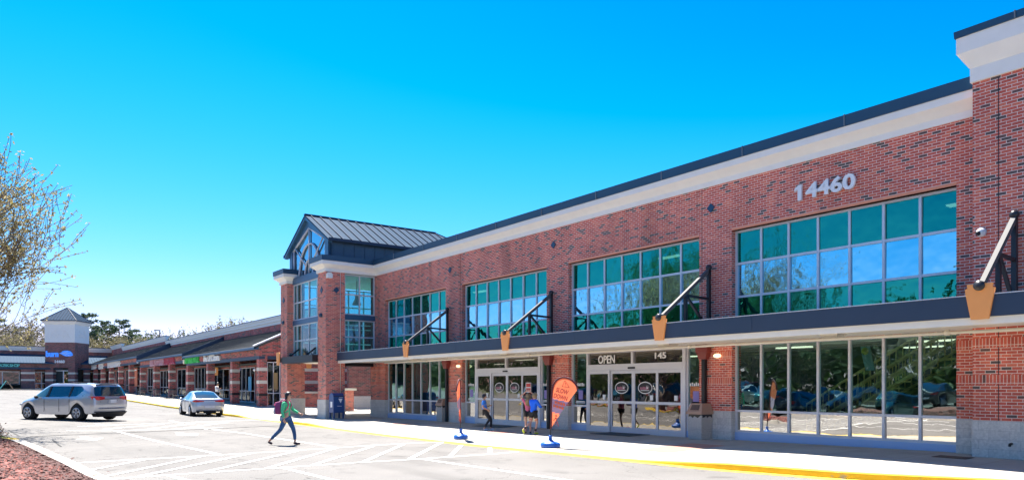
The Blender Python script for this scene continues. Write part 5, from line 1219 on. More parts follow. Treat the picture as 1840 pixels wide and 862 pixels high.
def wheel(root, x, y, r, s, spokes=5, w=.22):
    b = MB(); b.lathe([(r*.62,-w/2),(r*.93,-w/2),(r,-w*.3),(r,w*.3),(r*.93,w/2),(r*.62,w/2)], (x,y,r), 'X', 32); b.lathe([(0,-.02),(r*.64,-.02),(r*.64,.02),(0,.02)], (x,y,r), 'X', 20); t = b.build('wheel', M_TYRE, root)
    b = MB(); xo = x + s*w*.47; b.lathe([(r*.60,-.03),(r*.68,-.02),(r*.68,.02),(r*.60,.03)], (xo,y,r), 'X', 28); b.lathe([(0,-.03),(r*.16,-.03),(r*.16,.03),(0,.03)], (xo,y,r), 'X', 14)
    for k in range(spokes):
        a = 6.283*k/spokes + .3
        for da in (-.17,.17): b.beam((xo, y+r*.12*math.cos(a), r+r*.12*math.sin(a)), (xo, y+r*.64*math.cos(a+da), r+r*.64*math.sin(a+da)), .035*r/.33, .04)
    b.build('rim', M_RIM, t)
def van():
    t = thing('minivan', 'silver minivan turning across the lot with its tailgate towards the camera side', 'car')
    def S(y, zs, zm, zb, x, zt=1.66, xr=.72, y4=None, y5=None, y6=None, y7=None, z5=1.585, x4=None):
        y4 = y if y4 is None else y4; y5 = y4 if y5 is None else y5; y6 = y5 if y6 is None else y6; y7 = y6 if y7 is None else y7
        return [(0,y,.24),(x*.95,y,zs),(x,y,zm),(x*.985,y,zb),(x4 or x*.955,y4,zb+.09),(x*.80 if z5 > 1.3 else x*.9,y5,z5),(xr,y6,zt),(0,y7,zt+.03)]
    def E_(x, dy=0): return [(0,-2.40,.26),(x,-2.46+dy,.34),(x,-2.58+dy,.66),(x,-2.56+dy,1.02),(x*.98,-2.53+dy,1.12),(x*.84,-2.34+dy,1.56),(x*.80,-2.24+dy,1.66),(0,-2.20+dy,1.70)]
    ST = [[(0,y,z) for x,y,z in E_(1)], E_(.70,.02), E_(.90,.09),
      [(0,-2.3,.24),(.95,-2.28,.34),(1.0,-2.28,.68),(.985,-2.26,1.02),(.955,-2.28,1.11),(.80,-2.14,1.57),(.72,-2.05,1.675),(0,-2.0,1.71)],
      S(-1.95,.30,.66,1.03,1.0,1.69,y4=-2.0,y5=-1.78), S(-1.80,.62,.86,1.03,1.0,1.69,y4=-1.8,y5=-1.6), S(-1.45,.86,.95,1.03,1.0,1.70,y4=-1.45,y5=-1.35), S(-1.10,.62,.86,1.02,1.0,1.715), S(-.96,.28,.64,1.02,1.0,1.72), S(-.42,.27,.60,1.0,1.0,1.73), S(-.34,.27,.60,1.0,1.0,1.73), S(.48,.27,.60,.99,1.0,1.71,y4=.5,y5=.35,y6=.30,y7=.42,z5=1.58), S(.58,.27,.60,.985,1.0,1.69,y4=.6,y5=.47,y6=.44,y7=.62,z5=1.56),
      [(0,1.2,.24),(.95,1.16,.28),(1.0,1.16,.62),(.98,1.2,.97),(.93,1.24,1.05),(.88,1.30,1.09),(.80,1.42,1.10),(0,1.66,1.13)],
      [(0,1.35,.24),(.95,1.30,.62),(1.0,1.30,.84),(.97,1.32,.95),(.90,1.36,1.03),(.84,1.42,1.06),(.74,1.52,1.075),(0,1.76,1.09)],
      [(0,1.64,.24),(.95,1.64,.86),(.99,1.64,.90),(.95,1.64,.93),(.88,1.66,.98),(.80,1.68,1.01),(.68,1.74,1.03),(0,1.95,1.05)],
      [(0,1.95,.24),(.93,1.99,.62),(.96,1.99,.80),(.92,1.99,.86),(.84,2.0,.91),(.75,2.02,.94),(.62,2.05,.955),(0,2.2,.97)],
      [(0,2.2,.24),(.90,2.14,.26),(.92,2.14,.56),(.88,2.14,.80),(.80,2.16,.85),(.71,2.19,.87),(.58,2.22,.885),(0,2.36,.89)],
      [(0,2.4,.24),(.66,2.42,.25),(.70,2.46,.52),(.66,2.42,.70),(.60,2.40,.76),(.52,2.41,.78),(.44,2.42,.79),(0,2.48,.79)],
      [(0,2.5,.24),(0,2.52,.25),(0,2.56,.50),(0,2.54,.68),(0,2.52,.73),(0,2.50,.76),(0,2.48,.78),(0,2.48,.79)]]
    ST[5][4] = (.90,-1.86,1.42); ST[4][4] = (.93,-2.0,1.36); ST[3][4] = (.945,-2.28,1.24)
    def reg(i, j):
        if j == 0: return 'underbody'
        if j == 4 and i in (0,1): return 'rear_window'
        if j == 4 and 11 <= i <= 12: return 'front_window'
        if j == 4 and 5 <= i <= 10: return 'side_window'
        if j == 6 and i == 12: return 'windscreen'
        return 'body'
    o = cage(t, ST, reg, {'body':M_SILVER,'underbody':M_UNDER,'rear_window':M_CGLASS,'side_window':M_CGLASS,'front_window':M_FGLASS,'windscreen':M_CGLASS}, ['body','underbody','rear_window','side_window','front_window','windscreen'])
    for s in (-1,1):
        b = MB()
        for y in (.36,-.98): b.prism([(s*.958,y-.05,1.08),(s*.958,y+.05,1.08),(s*.815,y-.03,1.575),(s*.815,y-.13,1.575)], (s*.012,0,.004))
        b.loose('window_pillar', M_UNDER, t)
        for y in (-1.45,1.64): wheel(t, s*.88, y, .355, s)
        b = MB(); b.lathe([(0,-.1),(.42,-.1),(.42,.1),(0,.1)], (s*.80,-1.45,.40), 'X', 20); b.lathe([(0,-.1),(.42,-.1),(.42,.1),(0,.1)], (s*.80,1.64,.40), 'X', 20); b.loose('wheel_well', M_UNDER, t)
        b = MB(); P = [(.44,-2.565),(.70,-2.545),(.86,-2.47),(.945,-2.36),(.975,-2.18)]
        for (x0,y0),(x1,y1) in zip(P,P[1:]):
            k0, k1 = (.055 if x0 < .5 else .085), .085
            b.prism([(s*x0,y0-.012,1.03-k0),(s*x1,y1-.012,1.03-k1),(s*x1,y1-.012,1.03+k1),(s*x0,y0-.012,1.03+k0)], (-s*.05,.05,0))
        b.build('tail_light', M_TAIL, t)
        b = MB(); b.ball((s*1.06,.98,1.07), (.10,.06,.08), 10); b.beam((s*.92,1.0,1.03),(s*1.04,.99,1.05),.04,.04); b.build('wing_mirror', M_UNDER, t)
        for y in (.30,-.10): b = MB(); b.box((s*.99,y-.11,.88),(s*1.018,y+.11,.91)); b.build('door_handle', M_SILVER, t)
        b = MB(); b.ball((s*.62,2.36,.72), (.22,.10,.07), 10); b.build('head_light', M_LAMP, t)
        b = MB(); b.beam((s*.66,-1.75,1.715),(s*.66,.05,1.735),.03,.035); b.build('roof_rail', M_UNDER, t)
        b = MB()
        for y in (-.38, .55, -1.02): b.box((s*.992,y-.003,.40),(s*1.004,y+.003,1.0))
        b.loose('door_seam', M_UNDER, t)
    b = MB(); b.box((-.26,-2.605,.80),(.26,-2.575,.97)); b.build('plate_recess', M_SILVER, t); b = MB(); b.box((-.16,-2.615,.815),(.16,-2.606,.965)); b.build('licence_plate', M_PLATE, t)
    b = MB(); b.box((-.5,-2.60,.985),(.5,-2.575,1.015)); b.build('tailgate_trim', M_CHROME, t)
    b = MB(); b.hexa([(-.66,-2.44,.17),(.66,-2.44,.17),(.66,-2.1,.17),(-.66,-2.1,.17),(-.80,-2.565,.37),(.80,-2.565,.37),(.80,-2.1,.37),(-.80,-2.1,.37)]); b.box((-.86,-2.50,.37),(.86,-2.3,.40)); b.build('rear_skirt', M_UNDER, t)
    b = MB(); b.box((-.72,-2.615,.535),(.72,-2.5,.555)); b.build('bumper_strip', M_CHROME, t)
    b = MB(); b.beam((-.1,-2.59,1.16),(.42,-2.56,1.20),.02,.03); b.build('rear_wiper', M_UNDER, t)
    b = MB(); b.box((-.60,-2.30,1.685),(.60,-2.12,1.715)); b.build('roof_spoiler', M_SILVER, t)
    return t
def sedan():
    t = thing('sedan', 'pale silver sedan standing along the yellow kerb with its tail lights to the camera', 'car')
    def S(y, zs, zm, zb, x, z5, z6, x5, x6, z7=None, y4=None, y5=None, y6=None, y7=None):
        y4 = y if y4 is None else y4; y5 = y4 if y5 is None else y5; y6 = y5 if y6 is None else y6; y7 = y6 if y7 is None else y7
        return [(0,y,.20),(x*.95,y,zs),(x,y,zm),(x*.985,y,zb),(x*.955,y4,zb+.06),(x5,y5,z5),(x6,y6,z6),(0,y7,z7 or z6+.03)]
    def E_(x, dy): return [(0,-2.2,.22),(x,-2.24+dy,.27),(x,-2.34+dy,.56),(x*.98,-2.31+dy,.84),(x*.96,-2.28+dy,.93),(x*.94,-2.24+dy,1.01),(x*.90,-2.16+dy,1.03),(0,-2.16+dy,1.045)]
    ST = [[(0,y,z) for x,y,z in E_(1,0)], E_(.66,.0), E_(.82,.10),
      [(0,-2.05,.20),(.87,-2.0,.26),(.91,-1.98,.60),(.89,-1.96,.88),(.86,-1.96,.95),(.80,-1.95,1.0),(.70,-1.95,1.02),(0,-1.95,1.045)],
      S(-1.74,.30,.66,.90,.91,.985,1.02,.79,.68,1.045,y4=-1.74), S(-1.63,.58,.82,.905,.91,.995,1.03,.78,.66,1.05), S(-1.35,.80,.87,.91,.91,1.18,1.22,.70,.58,1.26,y4=-1.38,y5=-1.26), S(-1.06,.58,.82,.91,.91,1.34,1.40,.65,.56,1.43,y4=-1.02,y5=-.78,y6=-.74,y7=-.72),
      S(-.92,.26,.62,.91,.91,1.37,1.43,.65,.54,1.455,y4=-.86,y5=-.55,y6=-.5), S(-.16,.25,.58,.91,.915,1.385,1.455,.655,.52,1.48), S(-.08,.25,.58,.91,.915,1.385,1.455,.655,.52,1.48), S(.55,.25,.58,.90,.91,1.34,1.42,.66,.52,1.44,y4=.6,y5=.20,y6=.18,y7=.26),
      [(0,.95,.2),(.86,.90,.26),(.91,.90,.60),(.89,.95,.90),(.86,1.0,.955),(.80,1.05,.99),(.72,1.08,1.0),(0,1.25,1.02)],
      [(0,1.1,.2),(.86,1.06,.58),(.91,1.06,.80),(.89,1.06,.875),(.85,1.1,.93),(.78,1.14,.95),(.66,1.2,.965),(0,1.35,.98)],
      [(0,1.35,.2),(.86,1.35,.80),(.90,1.35,.84),(.87,1.35,.865),(.82,1.36,.90),(.74,1.38,.92),(.6,1.42,.93),(0,1.55,.94)],
      [(0,1.65,.2),(.84,1.65,.58),(.87,1.65,.74),(.84,1.65,.80),(.78,1.66,.84),(.68,1.68,.86),(.55,1.7,.87),(0,1.8,.88)],
      [(0,1.9,.2),(.80,1.84,.24),(.83,1.84,.52),(.79,1.84,.72),(.72,1.86,.77),(.62,1.88,.79),(.5,1.9,.80),(0,2.02,.81)],
      [(0,2.2,.2),(.56,2.16,.22),(.60,2.22,.48),(.56,2.18,.62),(.5,2.16,.67),(.44,2.15,.70),(.36,2.15,.71),(0,2.2,.72)],
      [(0,2.26,.2),(0,2.28,.22),(0,2.33,.46),(0,2.30,.60),(0,2.27,.65),(0,2.24,.68),(0,2.22,.71),(0,2.2,.72)]]
    def reg(i, j):
        if j == 0: return 'underbody'
        if j == 4 and 7 <= i <= 11: return 'side_window'
        if j == 6 and i in (5,6): return 'rear_window'
        if j == 6 and i == 11: return 'windscreen'
        return 'body'
    cage(t, ST, reg, {'body':M_SILVER2,'underbody':M_UNDER,'rear_window':M_CGLASS,'side_window':M_CGLASS,'windscreen':M_CGLASS}, ['body','underbody','rear_window','side_window','windscreen'])
    for s in (-1,1):
        for y in (-1.35,1.35): wheel(t, s*.80, y, .335, s, 10, .21)
        b = MB(); b.lathe([(0,-.1),(.40,-.1),(.40,.1),(0,.1)], (s*.72,-1.35,.38), 'X', 20); b.lathe([(0,-.1),(.40,-.1),(.40,.1),(0,.1)], (s*.72,1.35,.38), 'X', 20); b.loose('wheel_well', M_UNDER, t)
        b = MB(); P = [(.34,-2.325),(.60,-2.30),(.755,-2.235),(.84,-2.12),(.875,-1.97)]
        for k, ((x0,y0),(x1,y1)) in enumerate(zip(P,P[1:])):
            k0, k1 = (.03,.055,.065,.055,.03)[k:k+2]
            b.prism([(s*x0,y0-.016,.885-k0),(s*x1,y1-.016,.885-k1),(s*x1,y1-.016,.885+k1),(s*x0,y0-.016,.885+k0)], (-s*.05,.05,0))
        b.build('tail_light', M_TAIL, t)
        b = MB(); b.ball((s*.99,.62,.98), (.10,.06,.07), 10); b.beam((s*.86,.64,.95),(s*.97,.63,.96),.04,.04); b.build('wing_mirror', M_SILVER2, t)
        for y in (-.10,-.92): b = MB(); b.box((s*.905,y-.09,.80),(s*.93,y+.09,.825)); b.build('door_handle', M_CHROME, t)
        b = MB(); b.ball((s*.60,2.02,.66), (.2,.10,.06), 10); b.build('head_light', M_LAMP, t)
        b = MB(); b.box((s*.45-.10,-2.33,.22),(s*.45+.10,-2.24,.28)); b.build('exhaust_tip', M_CHROME, t)
        b = MB()
        for y in (-.12, .78): b.box((s*.905,y-.003,.36),(s*.919,y+.003,.90))
        b.loose('door_seam', M_UNDER, t)
    b = MB(); b.box((-.26,-2.375,.50),(.26,-2.345,.63)); b.build('licence_plate', M_PLATE, t)
    b = MB(); b.hexa([(-.62,-2.22,.18),(.62,-2.22,.18),(.62,-2.0,.18),(-.62,-2.0,.18),(-.74,-2.345,.33),(.74,-2.345,.33),(.74,-2.0,.33),(-.74,-2.0,.33)]); b.build('rear_skirt', M_UNDER, t); b = MB(); b.box((-.42,-2.345,.905),(.42,-2.325,.925)); b.build('boot_trim', M_CHROME, t)
    b = MB(); b.ball((0,-.55,1.475), (.03,.07,.03), 8); b.build('roof_aerial', M_UNDER, t)
    return t
V = van(); hd_ = Vector((-.56,.83)).normalized(); V.location = (4.18+.05, 41.75, road_z(4.2,41.7)-.0); V.rotation_euler = (0,0,math.atan2(hd_.y, hd_.x)-math.pi/2); V.scale = (1.02,)*3
C_ = sedan(); C_.location = (11.45, 46.9, road_z(11.4,46.9)); C_.rotation_euler = (0,0,R(-2.0))
# parked cars across the lot that only the shop glass shows
pc = [paint('dark_blue_paint', (.03,.06,.14)), paint('white_paint', (.6,.6,.6)), paint('dark_red_paint', (.20,.02,.025)), paint('graphite_paint', (.06,.065,.07)), paint('teal_paint', (.04,.16,.17)), paint('black_paint', (.02,.02,.022))]
for i, (x, y, src) in enumerate([(-13,12,C_),(-13,15.2,V),(-13,18.4,C_),(-13,21.6,C_),(-13,24.8,V),(-13,28,C_),(-13,31.2,V),(-13,37.6,C_),(-13,40.8,C_),(-13,44,V),(-13,34.4,V),(-19.5,17,C_),(-19.5,26.6,V),(-19.5,33,C_),(-19.5,42.4,V),(-13,8.8,V),(-13,50.4,C_),(-13,56.8,C_)]):
    c = copy_tree(src); c.location = (x, y, road_z(x,y)); c.scale = (1,1,1); c.rotation_euler = (0,0,R(-90 if i % 3 else 90)+random.uniform(-.04,.04)); tag(c, 'parked car across the lot, mirrored in the shop windows', 'car', 'parked cars mirrored in the shop windows')
    m = pc[i % len(pc)]
    for ch in c.children:
        if ch.name.split('.')[0] == 'body': ch.material_slots[0].link = 'OBJECT'; ch.material_slots[0].material = m
# ------------------------------------------------------------------ people
def skin_mesh(name, chains, mats, lev=2, extra=None):
    """chains: list of lists of (key, pos, radius); nodes with the same key are shared; the first node is the root"""
    idx = {}; V = []; RD = []; E = []
    for ch in chains:
        prev = None
        for key, p, r in ch:
            if key not in idx: idx[key] = len(V); V.append(tuple(p)); RD.append(r)
            if prev is not None and prev != idx[key]: E.append((prev, idx[key]))
            prev = idx[key]
    me = bpy.data.meshes.new(name); me.from_pydata(V, E, []); o = bpy.data.objects.new(name, me); COL.objects.link(o)
    sk = o.modifiers.new('skin', 'SKIN'); sk.use_smooth_shade = True
    sv = me.skin_vertices[0].data
    for i, r in enumerate(RD): sv[i].radius = (r, r) if not isinstance(r, tuple) else r; sv[i].use_root = (i == 0)
    ss = o.modifiers.new('sub', 'SUBSURF'); ss.levels = lev; ss.render_levels = lev
    dg = bpy.context.evaluated_depsgraph_get(); dg.update(); m2 = bpy.data.meshes.new_from_object(o.evaluated_get(dg)); m2.name = name
    bpy.data.objects.remove(o); bpy.data.meshes.remove(me); m2.materials.clear()
    for m in (mats if isinstance(mats, list) else [mats]): m2.materials.append(m)
    for p in m2.polygons: p.use_smooth = True
    if extra:
        bm = bmesh.new(); bm.from_mesh(m2); ex = extra.mesh('x', mats if isinstance(mats, list) else [mats]); bm.from_mesh(ex); bm.to_mesh(m2); bm.free(); bpy.data.meshes.remove(ex)
    return m2
def hand_chains(wk, w, palm_dir, fing_dir, side, s, curl=.5):
    """palm + five bent fingers hanging from wrist node key wk"""
    d = Vector(fing_dir).normalized(); n = Vector(palm_dir); n = (n - d*n.dot(d)).normalized(); a = d.cross(n)*side; w = Vector(w); out = []
    pm = w + d*.055*s; out.append([(wk, w, .022*s), (wk+'p', pm, .030*s)])
    for k, (off, ln) in enumerate(((-.030,.066),(-.010,.076),(.011,.072),(.030,.056))):
        r0 = pm + d*.028*s + a*off*s; k1 = r0 + (d + n*curl*.5)*ln*.55*s; k2 = k1 + (d*(1-curl*.7) + n*curl)*ln*.5*s
        out.append([(wk+'p', pm, .030*s), (wk+'f%d0' % k, r0, .0105*s), (wk+'f%d1' % k, k1, .0095*s), (wk+'f%d2' % k, k2, .008*s)])
    t0 = pm - d*.012*s - a*.034*s; t1 = t0 + (d*.7 - a*.6 + n*.3)*.036*s; t2 = t1 + (d + n*.4)*.028*s
    out.append([(wk+'p', pm, .030*s), (wk+'t0', t0, .012*s), (wk+'t1', t1, .0105*s), (wk+'t2', t2, .009*s)]); return out
M_SKIN = plain('skin', (.52,.29,.19), .6, vary=.05); M_SKINL = plain('fair_skin', (.60,.33,.24), .6, vary=.05); M_EYE = plain('dark_eye', (.02,.015,.012), .3); M_LIP = plain('lip', (.38,.12,.10), .6)
def person(label, loc, rz, J, s, skin, wear, hair, hairfn=None, head_dir=(0,1,0), hands=True, group=None):
    """J: joints in metres for a figure of scale s, facing +Y, x to its right. wear: list of (name, material, chains as joint paths with radii)"""
    t = thing('person', label, 'person', loc, rz); J = {k: Vector(v)*s for k, v in J.items()}; hd = J['head']; f = Vector(head_dir).normalized(); up = (hd - J['neck']).normalized(); sd_ = f.cross(up).normalized(); up = sd_.cross(f)
    def c(*kr): return [(k, J[k], r*s if not isinstance(r, tuple) else (r[0]*s, r[1]*s)) for k, r in kr]
    CH = [c(('pelvis',.095),('spine',.092),('chest',.108),('neck',.048)) + [('jaw', hd - up*.055*s + f*.012*s, .068*s), ('cran', hd + up*.030*s - f*.006*s, .088*s), ('top', hd + up*.075*s - f*.008*s, .060*s)]]
    ex = MB()
    for S_ in 'rl':
        sg = 1 if S_ == 'r' else -1
        CH.append(c(('pelvis',.095),(S_+'hip',.082),(S_+'knee',.052),(S_+'calf',.046),(S_+'ankle',.033),(S_+'heel',.034),(S_+'toe',.026)))
        CH.append(c(('chest',.108),(S_+'sho',.050),(S_+'elb',.036),(S_+'wri',.023)))
        d = J[S_+'wri'] - J[S_+'elb']; pn = Vector((-sg, .3, 0)) if d.z < 0 else Vector((-sg*.5, .5, .4))
        CH += hand_chains(S_+'wri', J[S_+'wri'], pn, d, sg, s)
        ex.ball(hd + f*.083*s + sd_*sg*.030*s + up*.012*s, .011*s, 8, 1); ex.ball(hd + sd_*sg*.084*s - up*.004*s, (.014*s,.018*s,.028*s), 8, 0)
    ex.lathe([(.016*s,0),(.010*s,.012*s),(0,.016*s)], tuple(hd + f*.082*s - up*.018*s), 'Z', 8, 0); ex.ball(hd + f*.090*s - up*.014*s, (.012*s,.014*s,.018*s), 8, 0); ex.ball(hd + f*.080*s - up*.050*s, (.022*s,.012*s,.008*s), 8, 2)
    bo = link('body', skin_mesh('body', CH, [skin, M_EYE, M_LIP], 2, ex), t, True)
    for nm, m, paths in wear:
        P = []
        for p in paths:
            q = []
            for k, r in p:
                if isinstance(k, tuple): key = '%s-%s-%.2f' % k; pos = J[k[0]].lerp(J[k[1]], k[2])
                else: key = k; pos = J[k]
                q.append((key, pos, r*s))
            P.append(q)
        link(nm, skin_mesh(nm, P, m, 2), t, True)
    b = MB(); hairfn(b, hd, f, up, sd_, s); link('hair', b.mesh('hair', hair), t, True)
    return t, J
def cap_hair(b, hd, f, up, sd, s, long=0, r=.104, back=.0, n=18):
    Mx = Matrix((sd, f, up)).transposed()
    base = len(b.v); K = 10
    for i in range(K+1):
        for j in range(n):
            t = 2*math.pi*j/n; fr = math.sin(t)      # +1 at the face
            lo = lerp(2.25, .98, clamp((fr+.25)/1.1)); a = lo*i/K; rr = r*s*(1+.05*math.sin(j*2.1+i))
            p = Vector((rr*.93*math.sin(a)*math.cos(t), rr*1.04*math.sin(a)*math.sin(t), rr*1.12*math.cos(a)+.012*s)); b.v.append(tuple(hd + Mx @ p))
    for i in range(K):
        for j in range(n):
            j2 = (j+1) % n; b.f.append([base+i*n+j, base+(i+1)*n+j, base+(i+1)*n+j2, base+i*n+j2]); b.m.append(0); b.sm.append(True)
    if long:
        for k in range(13):
            u = (k-6)/6; p0 = hd - f*(.075-.035*abs(u))*s + sd*u*.075*s - up*.02*s; p1 = p0 - f*.03*s - Vector((0,0,long*.45)) + sd*u*.012*s; p2 = p0 - f*(.01)*s - Vector((0,0,long)) + sd*u*.02*s + Vector((0,0,.04*math.sin(k*3)))
            b.tube([p0, p1, p2], [.030*s,.028*s,.010*s], 6)
def place_person(px, py, f=walk_z): x, y, z = ground_at(px, py, f); return (x, y, z)
def face_rz(dx, dy): return math.atan2(dy, dx) - math.pi/2
M_JEAN = plain('blue_jeans', (.035,.10,.22), .85, vary=.2, scale=12); M_GREEN = plain('mint_green_cardigan', (.07,.50,.24), .85); M_SHOE = plain('dark_plum_shoe', (.05,.025,.035), .6); M_SOLE = plain('white_sole', (.6,.6,.58), .6); M_HAIRB = plain('black_hair', (.012,.010,.010), .45); M_HAIRY = plain('dark_blond_hair', (.26,.18,.09), .6, vary=.25, scale=20)
M_PACK = plain('plum_backpack', (.20,.03,.12), .7); M_PACKG = plain('grey_backpack_pocket', (.38,.38,.45), .7); M_PACKP = plain('pink_backpack_trim', (.55,.10,.20), .7)
def shoe(nm, m, S_): return (nm, m, [[((S_+'ankle',S_+'heel',.5),.036),(S_+'heel',.044),((S_+'heel',S_+'toe',.5),.042),(S_+'toe',.036)]])
# the walking woman: facing right in the photograph
JW = dict(pelvis=(0,.02,.86), spine=(0,.02,1.0), chest=(0,.02,1.19), neck=(0,.035,1.35), head=(0,.075,1.475),
  rhip=(.085,.02,.83), rknee=(.10,-.13,.46), rcalf=(.10,-.30,.30), rankle=(.10,-.46,.14), rheel=(.10,-.50,.085), rtoe=(.10,-.38,.03),
  lhip=(-.085,.03,.83), lknee=(-.08,.20,.47), lcalf=(-.08,.235,.30), lankle=(-.08,.25,.09), lheel=(-.08,.225,.04), ltoe=(-.08,.41,.032),
  rsho=(.17,.0,1.28), relb=(.22,-.04,1.02), rwri=(.23,.02,.80), lsho=(-.17,.04,1.28), lelb=(-.21,.14,1.05), lwri=(-.17,.35,.945))
x, y, z = ground_at(514, 798.5); RT = (CA, -SA)
wear = [('jeans', M_JEAN, [[('pelvis',.128),(('pelvis','spine',.55),.124)], [('pelvis',.128),('rhip',.108),('rknee',.062),('rcalf',.056),(('rcalf','rankle',.85),.044)], [('pelvis',.128),('lhip',.108),('lknee',.064),('lcalf',.056),(('lcalf','lankle',.8),.044)]]),
 ('cardigan', M_GREEN, [[('spine',.112),('chest',.124),(('chest','neck',.55),.075)],[('spine',.118),(('spine','pelvis',.9),.138)],[('chest',.124),('rsho',.066),('relb',.050),(('relb','rwri',.9),.038)],[('chest',.124),('lsho',.066),('lelb',.050),(('lelb','lwri',.9),.038)]]),
 shoe('shoe', M_SHOE, 'r'), shoe('shoe', M_SHOE, 'l')]
def woman_hair(b, hd, f, up, sd, s): cap_hair(b, hd, f, up, sd, s, .20, .108)
W_, J_ = person('woman with long black hair walking in a mint green cardigan and blue jeans', (x, y, z+.005), face_rz(CA*.98-SA*.05, -SA*.98-CA*.05), JW, 1.0, M_SKIN, wear, M_HAIRB, woman_hair, head_dir=(0,.97,.16))
bk_ = thing('backpack', 'plum and pink backpack with a grey pocket worn by the woman in green', 'backpack', (x, y, z+.005), W_.rotation_euler[2])
def blob(prof, w, mats, nm, par, m=0):
    bm = bmesh.new(); V = [bm.verts.new(p) for p in prof]; me = bpy.data.meshes.new(nm); bmesh.ops.convex_hull(bm, input=V); bmesh.ops.bevel(bm, geom=bm.edges[:], offset=w, segments=2, affect='EDGES', profile=.5); bm.to_mesh(me); bm.free(); me.materials.append(mats)
    for p in me.polygons: p.use_smooth = True
    return link(nm, me, par, True)
def hexp(x0,x1,y0,y1,z0,z1,k=.8): return [(x,y,z) for x in (x0,x1) for y in (y0,y1) for z in (z0,z1-(.05 if y == y0 else 0))]
blob(hexp(-.145,.145,-.30,-.105,.92,1.33), .04, M_PACK, 'pack', bk_); blob(hexp(-.12,.12,-.36,-.28,.92,1.14), .03, M_PACKG, 'pocket', bk_); blob(hexp(-.10,.10,-.34,-.28,1.15,1.30), .025, M_PACKP, 'trim', bk_)
b = MB()
for sx in (-.12,.12): b.tube([(sx,-.13,1.30),(sx*1.1,-.06,1.37),(sx*1.1,.08,1.33),(sx*1.05,.13,1.20),(sx*1.15,.06,1.05),(sx*1.1,-.12,.96)], .017, 6)
link('strap', b.mesh('strap', M_PACKP), bk_, True)
jb = thing('jacket', 'light denim jacket tied at the waist of the woman in green', 'jacket', (x, y, z+.005), W_.rotation_euler[2])
link('cloth', skin_mesh('cloth', [[('a', Vector((.08,-.02,.90)), .085), ('b', Vector((.10,-.10,.80)), .075), ('c', Vector((.10,-.13,.70)), .05)], [('a', Vector((.08,-.02,.90)), .085), ('d', Vector((-.08,-.04,.90)), .08)]], plain('pale_denim', (.22,.32,.42), .85)), jb, True)
# boy in the blue shirt and black trousers, facing right, knees bent
M_BLUE = plain('royal_blue_shirt', (.03,.20,.66), .8); M_BLUE2 = plain('bright_blue_hoodie', (.012,.14,.80), .8); M_BLK = plain('black_trousers', (.012,.013,.017), .8); M_SHW = plain('pale_blue_shoe', (.42,.50,.62), .6); M_NEON = plain('neon_yellow_shoe', (.55,.62,.04), .55); M_SHORT = plain('black_shorts', (.014,.014,.016), .8); M_ORT = plain('orange_hem', (.65,.14,.05), .8); M_PINK = plain('pink_shirt', (.62,.13,.22), .8)
JB = dict(pelvis=(0,-.02,.83), spine=(0,-.06,.97), chest=(0,-.09,1.15), neck=(0,-.08,1.31), head=(0,-.06,1.435),
  rhip=(.08,-.02,.80), rknee=(.10,.16,.47), rcalf=(.10,.06,.32), rankle=(.10,-.06,.11), rheel=(.10,-.10,.045), rtoe=(.11,.10,.032),
  lhip=(-.08,-.02,.80), lknee=(-.10,.22,.49), lcalf=(-.11,.22,.32), lankle=(-.12,.20,.10), lheel=(-.12,.17,.045), ltoe=(-.14,.36,.032),
  rsho=(.17,-.09,1.24), relb=(.22,-.13,1.00), rwri=(.14,.08,.88), lsho=(-.17,-.07,1.24), lelb=(-.24,.00,1.02), lwri=(-.06,.16,1.05))
x, y, z = ground_at(873, 772.5, walk_z); SB = .90
wear = [('trousers', M_BLK, [[('pelvis',.122),('rhip',.100),('rknee',.060),('rcalf',.054),(('rcalf','rankle',.9),.045)],[('pelvis',.122),('lhip',.100),('lknee',.060),('lcalf',.054),(('lcalf','lankle',.9),.045)]]),
 ('shirt', M_BLUE, [[('spine',.118),('chest',.126),(('chest','neck',.6),.07)],[('spine',.118),(('spine','pelvis',.9),.125)],[('chest',.126),('rsho',.070),(('rsho','relb',.75),.060)],[('chest',.126),('lsho',.070),(('lsho','lelb',.75),.060)]]),
 shoe('shoe', M_SHW, 'r'), shoe('shoe', M_SHW, 'l')]
def short_hair(b, hd, f, up, sd, s): cap_hair(b, hd, f, up, sd, s, 0, .106)
person('boy in a blue shirt and black trousers dancing on the walk before the first doors', (x, y, z), face_rz(CA*.9+SA*.0, -SA*.9), JB, SB, M_SKIN, wear, M_HAIRB, short_hair)
